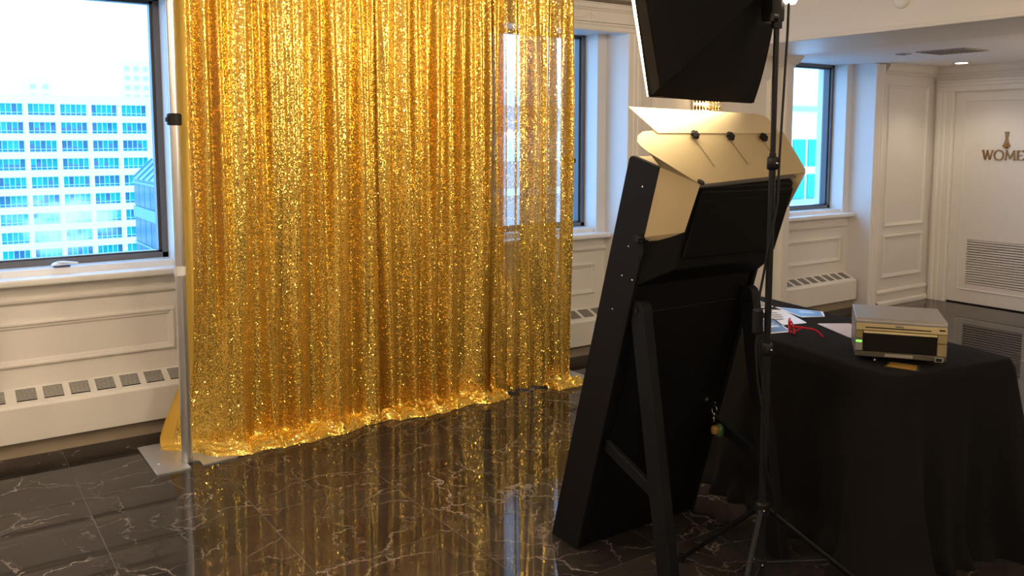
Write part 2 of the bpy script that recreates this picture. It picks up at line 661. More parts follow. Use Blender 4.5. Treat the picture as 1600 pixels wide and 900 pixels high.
# baseboards and panels on the pier right of the third window
P = lambda a, b, c: (a, Y_PIER - c, b)
moulding(MB(), P, 7.47, 8.12, .755, 2.09, PANEL_PROF).build('panel_moulding', PAINT, wb)
moulding(MB(), P, 7.47, 8.12, .265, .675, PANEL_PROF).build('panel_moulding', PAINT, wb)
moulding(MB(), P, 4.50, 5.80, .755, 2.09, PANEL_PROF).build('panel_moulding', PAINT, wb)
moulding(MB(), P, 4.50, 5.80, .265, .675, PANEL_PROF).build('panel_moulding', PAINT, wb)


def baseboard(name, x0, x1, y):
    mb = MB()
    prof = [(0, .155), (.012, .150), (.022, .135), (.022, .12), (.014, .112), (.012, .045), (.03, .035), (.034, .02), (.034, 0)]
    vs = [(x, y - p, z) for x in (x0, x1) for (p, z) in prof]
    n = len(prof)
    mb.add(vs, [(i, i + 1, n + i + 1, n + i) for i in range(n - 1)])
    mb.add([(x1, y - p, z) for (p, z) in prof] + [(x1, y, 0)], [tuple(range(n + 1))])
    return skind(mb.build(name, PAINT))


baseboard('baseboard_right', 7.39, X_DOOR, Y_PIER)
baseboard('baseboard_middle', 4.345, 5.94, Y_PIER)
baseboard('baseboard_left', 1.335, 2.93, Y_PIER)

# ceiling, beam, alcove ceiling
skind(MB().box(-3.2, 5.2, -4.2, 5.3, Z_MAIN, Z_MAIN + .1).build('ceiling', CEIL), 'cream main ceiling of the hall above the frame')
beam = struct('beam', 'cream boxed ceiling beam across the hall before the alcove')
MB().box(5.0, 5.83, -4.2, Y_PIER, 2.25, 2.9).build('beam_box', PAINT, beam, bevel=.004, seg=1)
MB().box(4.985, 5.0, -4.2, Y_PIER, 2.25, 2.275).build('beam_bead', PAINT, beam, bevel=.004, seg=2)
skind(MB().box(5.83, 8.5, -4.2, 5.3, Z_ALC, Z_ALC + .1).build('ceiling_alcove', CEIL), 'low cream alcove ceiling with one lit downlight')

# side and front walls (outside the frame, they close the room)
skind(MB().box(-3.3, -3.2, -4.2, 5.3, 0, 2.9).build('wall_left', PAINT))
skind(MB().box(-3.2, 8.5, -4.3, -4.2, 0, 2.9).build('wall_front', PAINT))

# door wall
wr = struct('wall_right', 'cream wall that holds the washroom door')
MB().box(X_DOOR, X_DOOR + .15, 4.552, 5.3, 0, 2.5).build('wall_panel', PAINT, wr)
MB().box(X_DOOR, X_DOOR + .15, -4.2, 3.642, 0, 2.5).build('wall_panel', PAINT, wr)
MB().box(X_DOOR, X_DOOR + .15, 3.642, 4.552, 2.035, 2.5).build('wall_panel', PAINT, wr)


def crown(name, pts, close=False):
    """crown moulding along corner points (x, y), room side given by normals"""
    pass


cr = struct('trim_1', 'cream crown moulding under the alcove ceiling')
prof = [(0, 2.175), (.012, 2.178), (.018, 2.195), (.035, 2.21), (.055, 2.245), (.062, 2.255), (.062, Z_ALC), (0, Z_ALC)]
n = len(prof)


def crown_run(a, b, na, nb):
    mb = MB()
    vs = []
    for (p, nn) in ((a, na), (b, nb)):
        for (d, z) in prof:
            vs.append((p[0] + nn[0] * d, p[1] + nn[1] * d, z))
    mb.add(vs, [(i, i + 1, n + i + 1, n + i) for i in range(n - 1)])
    mb.add(vs[:n], [tuple(range(n))])
    mb.build('crown_moulding', PAINT, cr)


crown_run((7.39, Y_PIER), (X_DOOR, Y_PIER), (0, -1), (-1, -1))
crown_run((X_DOOR, Y_PIER), (X_DOOR, -4.2), (-1, -1), (-1, 0))
crown_run((5.83, Y_PIER), (6.085, Y_PIER), (0, -1), (1, -1))
crown_run((6.085, Y_PIER), (6.085, 5.05), (1, -1), (1, 0))

# door casing
dc = struct('trim_2', 'cream door casing round the washroom door')
prof2 = [(0, 0), (0, .016), (.012, .022), (.07, .022), (.08, .03), (.115, .03), (.125, .038), (.155, .038), (.165, 0)]
mb = MB()
vs = []
for z in (0, 2.035):
    vs += [(X_DOOR - c, 4.557 + a, z) for (a, c) in prof2]
k = len(prof2)
mb.add(vs, [(i, i + 1, k + i + 1, k + i) for i in range(k - 1)])
mb.build('casing', PAINT, dc)
mb = MB()
vs = []
for z in (0, 2.035):
    vs += [(X_DOOR - c, 3.637 - a, z) for (a, c) in prof2]
mb.add(vs, [(i, i + 1, k + i + 1, k + i) for i in range(k - 1)])
mb.build('casing', PAINT, dc)
mb = MB()
vs = []
for y in (3.472, 4.72):
    vs += [(X_DOOR - c, y, 2.03 + a * .72) for (a, c) in prof2]
mb.add(vs, [(i, i + 1, k + i + 1, k + i) for i in range(k - 1)])
mb.build('casing', PAINT, dc)

# the door
door = struct('door_1', 'cream washroom door with louvred vent and gold sign')
DX = X_DOOR + .012
mb = MB()
# leaf with a hole for the louvre
ly0, ly1, lz0, lz1 = 3.822, 4.377, .195, .625
for (a, b, c, d) in ((3.644, 4.55, .012, lz0), (3.644, 4.55, lz1, 2.03), (3.644, ly0, lz0, lz1), (ly1, 4.55, lz0, lz1)):
    mb.box(DX, DX + .04, a, b, c, d)
mb.build('door_leaf', PAINT, door)
P = lambda a, b, c: (DX - c, a, b)
moulding(MB(), P, 3.742, 4.457, .135, 1.945, [(0, 0), (.0, .004), (.005, .007), (.011, .004), (.012, 0)]).build('door_moulding', PAINT, door)
MB().box(DX + .03, DX + .04, ly0, ly1, lz0, lz1).build('louvre_shade', DARKR, door)  # dark sheet paints the shade behind the slats
pitch = (lz1 - lz0) / 18
for i in range(18):
    z = lz0 + pitch * (i + .5)
    o = MB().prism([(DX - .002, ly0, z - .005), (DX + .001, ly0, z - .006), (DX + .022, ly0, z + .006), (DX + .020, ly0, z + .010)], (0, ly1 - ly0, 0)).build('slat', PAINT, door)
# dark strip painting the shade in the gap round the leaf
MB().box(DX + .02, DX + .05, 3.632, 4.562, 0, 2.04).build('door_gap_shade', DARKR, door)

# door sign: letters and bottle-shaped emblem
sg = thing('door_sign', (DX - .0, 4.055, 1.39), 0, 'gold WOMEN lettering with a small bottle emblem on the door', 'sign')


def stroke(mb, p, q, wd, d=.010):
    """flat bar on the door plane between (y,z) points; y grows to the left in the picture"""
    p, q = Vector((0, *p)), Vector((0, *q))
    a = (q - p)
    t = a.normalized()
    nn = Vector((1, 0, 0)).cross(t)
    mb.obox((p + q) / 2 + Vector((-d / 2, 0, 0)), a / 2, nn * wd / 2, (d / 2, 0, 0))


HL = .088
lets = {}


def letter(name_, strokes, x, wid):
    mb = MB()
    for (p, q, wd) in strokes:
        stroke(mb, (-(x + p[0] * wid), p[1] * HL), (-(x + q[0] * wid), q[1] * HL), wd)
    return mb.build('letter', GOLD, sg)


TH, TN = .015, .008
xw = -.212
letter('W', [((0.02, 1), (.28, 0), TH), ((.28, 0), (.5, 1), TN), ((.45, 1), (.72, 0), TH), ((.72, 0), (.97, 1), TN), ((-.06, .98), (.14, .98), .006), ((.88, .98), (1.06, .98), .006)], xw, .092)
mb = MB()
NSEG = 20
for i in range(NSEG):
    a0, a1 = 2 * PI * i / NSEG, 2 * PI * (i + 1) / NSEG
    cx = xw + .148
    r1, r2 = .041, .046
    wd = .008 + .006 * abs(math.cos((a0 + a1) / 2))
    stroke(mb, (-(cx + r1 * math.cos(a0) * 1.0), HL / 2 + r2 * math.sin(a0)), (-(cx + r1 * math.cos(a1) * 1.0), HL / 2 + r2 * math.sin(a1)), wd)
mb.build('letter', GOLD, sg)
letter('M', [((.06, 0), (.12, 1), TN), ((.12, 1), (.5, .12), TH), ((.5, .12), (.88, 1), TN), ((.88, 1), (.94, 0), TH), ((-.06, .02), (.18, .02), .006), ((.82, .02), (1.06, .02), .006)], xw + .205, .088)
letter('E', [((.15, 0), (.15, 1), TH), ((.1, .97), (.95, .97), TN), ((.1, .5), (.75, .5), TN), ((.1, .03), (1, .03), TN), ((.95, .82), (.95, 1), .006), ((1, 0), (1, .2), .006)], xw + .308, .058)
letter('N', [((.08, 0), (.08, 1), TN), ((.08, 1), (.92, .02), TH), ((.92, 0), (.92, 1), TN), ((-.04, .02), (.2, .02), .006), ((.8, .98), (1.04, .98), .006)], xw + .378, .072)
mb = MB()
prof_i = [(-.0, .115), (.034, .118), (.036, .130), (.024, .150), (.014, .178), (.0105, .200), (.0145, .222), (.0125, .236), (.0175, .242), (.0175, .258), (0, .258)]
prof_i = [(max(r, .0005), h) for r, h in prof_i]
pts = [(0, -r, h) for r, h in prof_i] + [(0, r, h) for r, h in reversed(prof_i)]
mb.prism(pts, (-.010, 0, 0))
mb.lathe((-.005, 0, .128), [(.001, -.02), (.018, -.016), (.026, 0), (.016, .016), (.001, .02)], 12, (-1, 0, 0))
mb.build('bottle_emblem', GOLD, sg)

# ------------------------------------------------------------------ windows
wlab = ['window at far left with a wide city view', 'window behind the right end of the curtain', 'narrowly seen window in the alcove beside the door wall']
for i, (L_, R_) in enumerate(zip(LEFTS, RIGHTS)):
    top = 2.372 if i < 2 else 2.275
    wn = struct('window_%d' % (i + 1), 'cream-silled ' + wlab[i])
    a, b = L_ + .085, R_ - .085
    fr = MB()
    y0, y1 = Y_GLASS - .045, Y_GLASS + .05
    z0, z1 = .925, top
    FW = .03
    fr.box(a, a + FW, y0, y1, z0, z1).box(b - FW, b, y0, y1, z0, z1).box(a, b, y0, y1, z0, z0 + FW).box(a, b, y0, y1, z1 - FW, z1)
    fr.build('frame', ALU2, wn)
    sash = MB()
    SW = .016
    aa, bb, za, zb = a + FW, b - FW, z0 + FW, z1 - FW
    y0, y1 = Y_GLASS - .025, Y_GLASS + .03
    sash.box(aa, aa + SW, y0, y1, za, zb).box(bb - SW, bb, y0, y1, za, zb).box(aa, bb, y0, y1, za, za + SW * .6).box(aa, bb, y0, y1, zb - SW, zb)
    sash.build('sash', ALU, wn)
    MB().box(aa + .01, bb - .01, Y_GLASS - .003, Y_GLASS + .003, za + .008, zb - .01).build('pane', GLASS, wn)
    # two-step sill
    MB().box(a - .0, b + .0, Y_NICHE + .03, Y_GLASS + .08, .86, .926).build('sill_ledge', SILLM, wn, bevel=.004)
    MB().box(L_ + .002, R_ - .002, Y_NICHE - .085, Y_NICHE + .05, .855, .893).build('sill', SILLM, wn, bevel=.012, seg=3)
    if i == 0:
        mb = MB()
        mb.lathe((.59, Y_GLASS - .10, .928), [(.001, 0), (.048, .001), (.05, .006), (.04, .016), (.02, .022), (.001, .023)], 18)
        for k in range(len(mb.v)):
            x, y, z = mb.v[k]
            mb.v[k] = (x, (y - (Y_GLASS - .10)) * .75 + Y_GLASS - .10, z)
        mb.tube([(.57, Y_GLASS - .11, .944), (.60, Y_GLASS - .15, .95), (.66, Y_GLASS - .17, .944)], [.008, .007, .006], 8)
        mb.build('crank_operator', SILLM, wn, smooth=True)
        # dark lilac plate painted in as the shade under the crank
        MB().box(.545, .625, Y_GLASS - .165, Y_GLASS - .15, .927, .936).build('crank_shade', mat('crank_shade_lilac', (0.05, 0.045, 0.08), .6), wn, bevel=.003)

# ------------------------------------------------------------------ heaters
hl = ['cream heater cover with slatted top under the far left window',
      'cream heater cover under the window beside the curtain hem',
      'cream heater cover with eight grilles in the alcove by the door']
for i, (L_, R_) in enumerate(zip(LEFTS, RIGHTS)):
    x0, x1 = L_ + .02, R_ - .035
    h = thing('heater_cover', ((x0 + x1) / 2, 4.90, 0), 0, hl[i], 'heater')
    W = (x1 - x0) / 2
    yf, yb = 4.835 - 4.90, Y_NICHE - .002 - 4.90
    # body: front, sloping top, ends
    mb = MB()
    sec = [(yf, .085), (yf, .262), (yf + .012, .276), (yb, .330), (yb, .085)]
    mb.prism([(-W, y, z) for (y, z) in sec], (2 * W, 0, 0))
    mb.build('cover', HEATM, h, bevel=.002, seg=1)
    MB().box(-W + .01, W - .01, yf + .045, yb, 0, .085).build('toe_kick', TOEM, h)
    # grilles let into the sloping top
    t = Vector((0, (yb) - (yf + .012), .330 - .276)).normalized()
    nn = Vector((0, -t.z, t.y))
    o0 = Vector((0, yf + .012, .276))
    for k in range(8):
        xc = W - .075 - .122 * k if i != 2 else W - .09 - .118 * k
        wd = .090 if k < 7 else .055
        if i == 2:
            wd = .075
        c = o0 + t * .074 + Vector((xc, 0, 0)) + nn * .0008
        g = MB().obox(c, (wd / 2, 0, 0), t * .050, nn * .0012).build('grille', GRILLM if i else DARKR, h)
        bars = MB()
        nb = 8
        for q in range(nb):
            u = -.046 + .092 * (q + .5) / nb
            bars.obox(c + t * u + nn * .0016, (wd / 2, 0, 0), t * .0017, nn * .0012)
        bo = bars.build('grille_bars', HEATM if i == 0 else GRILLM, g)
        bo['kind'] = 'stuff'

# ------------------------------------------------------------------ city outside
FACW = mat('tower_white_concrete', (0.86, 0.9, 0.9), .8, noise=.02, nscale=.2)
PANEM = rand_mat('tower_pane', [(0.0, .31, .24), (.01, .36, .27), (.0, .28, .24), (.03, .15, .22), (.0, .33, .25), (.04, .13, .20), (.01, .37, .28), (0, .29, .25)])
LOWP = rand_mat('tower_low_pane', [(.02, .17, .21), (.04, .15, .20), (.02, .20, .23)])
TOW = mat('tower_mullion', (.5, .78, .8), .6)
SPAN = mat('annex_slate_metal', (.10, .22, .28), .35, noise=.1, nscale=.5)
SPAN2 = mat('annex_pale_band', (.10, .27, .34), .4)
SPAN3 = rand_mat('annex_glass', [(.02, .085, .15), (.03, .11, .18), (.015, .07, .14)], .15)
GREYC = mat('far_block_stone', (0.52, 0.47, 0.44), .8, noise=.05, nscale=.3)

YB = 180.0
ob = thing('office_tower', (12, YB, -95), 0, 'broad white office block with rows of blue windows across the street', 'building')
ZB = -95


def zz(px):  # rows: top of the first row is z=7.65
    return px


cw, cp, rh, rp_ = 4.42, 5.24, 2.15, 3.33
xs_r = 37.0           # right edge of the last window
ztop = 7.65
ncol, nrow = 13, 12
x_right = 38.6
grid = MB()
xl = xs_r - cp * (ncol - 1) - cw - 3
D = 1.0
grid.box(xl - 12, x_right - 12, D - .2, 16, 0, ztop + 1.6 - ZB)        # core
for c in range(ncol + 1):
    xr = xs_r - cp * c + (cp - cw)
    x1 = x_right if c == 0 else xr
    grid.box(xs_r - cp * c - 12 if True else 0, x1 - 12, 0, D, 40, ztop + 1.6 - ZB)
for r in range(nrow + 1):
    zt = ztop - rp_ * r
    grid.box(xl - 12, x_right - 12, .02, D, zt - ZB, (zt + (rp_ - rh) if r else ztop + 1.6) - ZB)
grid.box(xl - 12, x_right - 12, .03, D, 0, ztop - rp_ * nrow - ZB)
grid.build('facade', FACW, ob)
fm = None
pm = lm = None
pw = cw / 5
for r in range(nrow):
    for c in range(ncol):
        if r > 9 and c > 5:
            continue
        xr = xs_r - cp * c - 12
        xl_ = xr - cw
        zt = ztop - rp_ * r - ZB
        if fm is None:
            mb = MB()
            for k in range(6):
                mb.box(k * pw - .05, k * pw + .05, .40, .6, -rh, 0)
            mb.box(0, cw, .42, .6, -rh, -rh + .09).box(0, cw, .42, .6, -.07, 0).box(0, cw, .42, .6, -rh + .50, -rh + .58)
            wo = mb.build('window', TOW, ob)
            fm = wo.data
        else:
            wo = bpy.data.objects.new('window', fm)
            COL.objects.link(wo)
            wo.parent = ob
        wo.location = (xl_, 0, zt)
        near = c < 7 and r < 10
        for k in range(5):
            if not near and k:
                continue
            if pm is None:
                po = MB().box(0.03, pw - .03, .52, .58, -rh + .58, -.05).build('pane', PANEM, wo)
                pm = po.data
                pw_all = MB().box(0.03, cw - .03, .52, .58, -rh + .58, -.05).build('pane_band', PANEM, wo)
                pb = pw_all.data
                bpy.data.objects.remove(pw_all)
            else:
                po = bpy.data.objects.new('pane', pm if near else pb)
                COL.objects.link(po)
                po.parent = wo
            po.location = (k * pw, 0, 0)
        if lm is None:
            lo = MB().box(0.03, cw - .03, .52, .58, -rh + .08, -rh + .50).build('lower_pane', LOWP, wo)
            lm = lo.data
        else:
            lo = bpy.data.objects.new('lower_pane', lm)
            COL.objects.link(lo)
            lo.parent = wo
# blinds drawn part way in some panes
BLIND = mat('tower_blind', (.07, .13, .33), .7)
bmh = None
for (r, c, ks) in [(1, 3, (1, 2, 4)), (1, 2, (0, 1, 2, 3)), (1, 0, (1, 3)), (2, 3, (0, 1, 3)), (2, 2, (0, 1, 2)), (3, 4, (1, 2, 3)), (3, 3, (0, 1, 2)), (3, 2, (1, 2, 3)), (3, 1, (0, 2)),
                   (4, 4, (1, 3)), (4, 3, (3,)), (4, 2, (4,)), (5, 3, (0, 1)), (5, 2, (2, 3, 4)), (5, 1, (0,)), (2, 0, (2, 3)), (6, 4, (1,)), (7, 1, (0, 1)), (1, 4, (0, 2, 3)), (2, 1, (1, 3))]:
    for k in ks:
        hh = random.choice((.35, .5, .9))
        z = ztop - rp_ * r - ZB
        MB().box(xs_r - cp * c - cw - 12 + k * pw + .06, xs_r - cp * c - cw - 12 + (k + 1) * pw - .06, .44, .50, z - rh + .58, z - rh + .58 + hh).build('blind', BLIND, ob)
# plant room on the roof
MB().box(-60, -20, 4, 14, ztop + 1.6 - ZB, ztop + 4.0 - ZB).build('plant_room', FACW, ob)
for k in range(3):
    MB().box(-17.5 + k * 2.2, -15.7 + k * 2.2, 3.9, 4.2, ztop + 4.3 - ZB, ztop + 6.0 - ZB).build('roof_glazing', PANEM, ob)
MB().box(-19, -10, 4.2, 12, ztop + 1.6 - ZB, ztop + 6.4 - ZB).build('plant_room', FACW, ob)

# far towers, sky glare painted in as near-white colours
HAZY = mat('far_tower_glare_white', (.92, .95, .95), .9, noise=.01)
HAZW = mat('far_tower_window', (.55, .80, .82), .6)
for (lab, x0, x1, y, ztop_, nx, nz) in (('pale far tower with dotted windows behind the white office block', 55, 66, 300, 26, 4, 8),
                                        ('pale stepped far tower above the middle of the white office block', 29, 36, 310, 20, 2, 5)):
    t_ = thing('far_tower', ((x0 + x1) / 2, y, -95), 0, lab, 'building')
    wd = (x1 - x0) / 2
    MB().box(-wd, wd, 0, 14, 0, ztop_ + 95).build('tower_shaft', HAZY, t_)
    for a in range(nx):
        for b in range(nz):
            x = -wd + (2 * wd) * (a + .5) / nx
            z = ztop_ + 95 - 2.5 - b * 3.0
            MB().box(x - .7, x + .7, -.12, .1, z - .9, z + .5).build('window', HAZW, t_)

# dark glass annex with sloping roof at the right edge of the left window
an = thing('glass_annex', (11.45, 48, -40), 0, 'blue glass building with sloping metal roof in the left window', 'building')
ze = -1.04 + 40
MB().prism([(0, -16, 0), (0, 12, 0), (0, 12, ze), (0, -16, ze)], (8, 0, 0)).build('core', SPAN, an)
MB().prism([(-.1, 12.1, ze), (8, 12.1, ze), (8, 12.1, ze + 1.6), (1.1, 12.1, ze + 1.15)], (0, -28.2, 0)).build('roof', SPAN2, an)
for k in range(18):
    y = 12 - k * 1.55
    MB().obox((.5, y, ze + .62), (.62, 0, .62), (0, .04, 0), (-.05, 0, .05)).build('roof_seam', SPAN, an)
for k in range(17):
    y = 12 - k * 1.55 - .78
    for (za, zb) in ((-1.7, -.3), (-4.0, -2.5), (-7.4, -4.15)):
        MB().box(-.06, .02, y - .72, y + .72, ze + za, ze + zb).build('glass_panel', SPAN3, an)
for za, zt_ in ((-.30, -.15), (-2.45, -1.75), (-4.13, -4.03)):
    MB().box(-.12, .02, -16, 12.1, ze + za, ze + zt_).build('band', SPAN2, an)

# block seen through the curtain and the right-hand window
bk = thing('stone_block', (40, 42, -50), 0, 'stone apartment block with banded windows seen through the right windows', 'building')
MB().box(-19, 22, 0, 10, 0, 53.8).build('block_wall', GREYC, bk)
FB = mat('block_white_band', (.85, .88, .88), .7)
for (za, zb) in ((50.2, 51.9), (48.2, 48.6), (45.4, 46.0), (53.4, 54.2)):
    MB().box(-19.1, 4, -.3, 0.05, za, zb).build('balcony_band', FB, bk)
MB().box(5, 22.2, -.4, 10, 0, 66).build('annex_wall', FB, bk)
for k in range(9):
    x = 6.5 + k * 1.75
    for (za, zb) in ((49.4, 51.4), (47.0, 48.8)):
        MB().box(x, x + 1.4, -.5, -.38, za, zb).build('window', PANEM, bk)
for z in (53.5, 46.6, 57.0):
    MB().box(5, 22.2, -.6, -.38, z, z + .35).build('ledge', mat('ledge_grey', (.35, .42, .45), .7), bk)
skind(MB().box(-300, 400, 20, 500, -96, -95).build('ground', mat('street_asphalt', (.25, .26, .27), .9)), 'grey street level far below the windows')

# steam drifting up in front of the white tower
m, nt, b = newmat('white_steam')
nt.nodes.remove(b)
vol = nt.nodes.new('ShaderNodeVolumePrincipled')
vol.inputs['Color'].default_value = (1, 1, 1, 1)
vol.inputs['Anisotropy'].default_value = 0.2
tc = nt.nodes.new('ShaderNodeTexCoord')
nz = nt.nodes.new('ShaderNodeTexNoise')
nz.inputs['Scale'].default_value = 2.2
nz.inputs['Detail'].default_value = 5
gr = nt.nodes.new('ShaderNodeTexGradient')
gr.gradient_type = 'SPHERICAL'
mth = nt.nodes.new('ShaderNodeMath')
mth.operation = 'MULTIPLY'
rmp = nt.nodes.new('ShaderNodeMapRange')
rmp.inputs[1].default_value = .47
rmp.inputs[2].default_value = .68
rmp.inputs[3].default_value = 0
rmp.inputs[4].default_value = 0.75
nt.links.new(tc.outputs['Object'], nz.inputs['Vector'])
nt.links.new(tc.outputs['Object'], gr.inputs['Vector'])
nt.links.new(nz.outputs['Fac'], rmp.inputs[0])
nt.links.new(rmp.outputs[0], mth.inputs[0])
nt.links.new(gr.outputs['Fac'], mth.inputs[1])
nt.links.new(mth.outputs[0], vol.inputs['Density'])
nt.links.new(vol.outputs[0], nt.nodes['Material Output'].inputs['Volume'])
sp = MB()
sp.lathe((0, 0, 0), [(math.sin(PI * k / 12) + 1e-4, -math.cos(PI * k / 12)) for k in range(13)], 20)
st = sp.build('steam_plume', m)
st.location = (18.0, 150.0, -11.5)
st.scale = (9, 6, 6)
tag(st, 'white steam drifting before the lower windows of the office block', 'steam', kind='stuff')

# ------------------------------------------------------------------ backdrop stand
bs = thing('backdrop_stand', (1.015, 4.335, 0), 0, 'silver pipe stand that carries the gold sequin curtain', 'backdrop stand')
top = 2.62
lean = .0
f = lambda z: (lean * z / top, 0, z)
MB().cyl(f(.008), f(1.71), .0255, 20).build('pole', STEEL, bs, smooth=True)
MB().cyl(f(1.68), f(top), .0205, 20).build('upper_pole', STEEL, bs, smooth=True)
MB().lathe(f(1.655), [(.030, 0), (.034, .004), (.034, .05), (.028, .056)], 20).build('clamp', BLKP, bs, smooth=True)
MB().obox((lean * .64 - .034, -.005, 1.682), (.008, 0, 0), (0, .010, 0), (0, 0, .011)).build('clamp_lever', BLKP, bs, bevel=.004)
MB().lathe(f(.935), [(.027, 0), (.027, .045)], 20).build('pole_label', mat('pole_tape', (.7, .7, .7), .6), bs)
rx = 3.515 - 1.015
MB().cyl((rx - .012, .165, .008), (rx, .165, 1.45), .0235, 20).build('pole', STEEL, bs, smooth=True)
MB().cyl((rx, .165, 1.42), (rx + .010, .165, top), .0205, 20).build('upper_pole', STEEL, bs, smooth=True)
MB().lathe((rx, .165, 1.42), [(.030, 0), (.034, .004), (.034, .05), (.028, .056)], 20).build('clamp', BLKP, bs, smooth=True)
MB().obox((rx + .015, .13, 1.445), (.012, 0, 0), (0, .010, 0), (0, 0, .014)).build('clamp_lever', BLKP, bs, bevel=.004)
MB().cyl((lean, 0.0, top), (rx + .03, .165, top), .018, 16).build('crossbar', STEEL, bs, smooth=True)
# slotted base plates
mb = MB()
x0, x1, y0, y1 = -.167, .222, -.10, .335
sx0, sx1, sy = -.008, .050, .0
mb.prism([(x0, y0 - .0, 0.0005), (sx0 - .0, y0, 0.0005), (sx0 + .0, sy - .025, 0.0005), (sx0 + .015, sy - .01, .0005), (sx1 - .015, sy - .01, .0005), (sx1, sy - .025, 0.0005), (sx1, y0, 0.0005), (x1, y0 + .02, 0.0005), (x1, y1, 0.0005), (x0, y1, 0.0005)], (0, 0, .0075))
mb.build('base_plate', PLATE, bs)
MB().lathe((-.125, .03, .008), [(.012, 0), (.012, .003), (.007, .006)], 12).build('bolt', CHROME, bs, smooth=True)
MB().prism([(rx - .25, .06, .0005), (rx + .10, .06, .0005), (rx + .10, .42, .0005), (rx - .25, .42, .0005)], (0, 0, .0075)).build('base_plate', PLATE, bs)

# ------------------------------------------------------------------ sequin curtain panels


def smooth(t):
    t = np.clip(t, 0, 1)
    return t * t * (3 - 2 * t)


def fold_profile(xs, lam, seed, jitter=.35):
    """sum of pleats with varying wavelength; returns value in about [-1,1]"""
    r = np.random.default_rng(seed)
    ph = np.zeros_like(xs)
    x = xs[0] - lam * r.random()
    knots = [x]
    while knots[-1] < xs[-1] + lam:
        knots.append(knots[-1] + lam * (1 + jitter * (r.random() * 2 - 1)))
    knots = np.array(knots)
    amp = .55 + .45 * r.random(len(knots))
    ph = np.interp(xs, knots, np.arange(len(knots)))
    a = np.interp(xs, knots, amp)
    return np.sin(2 * PI * ph) * a


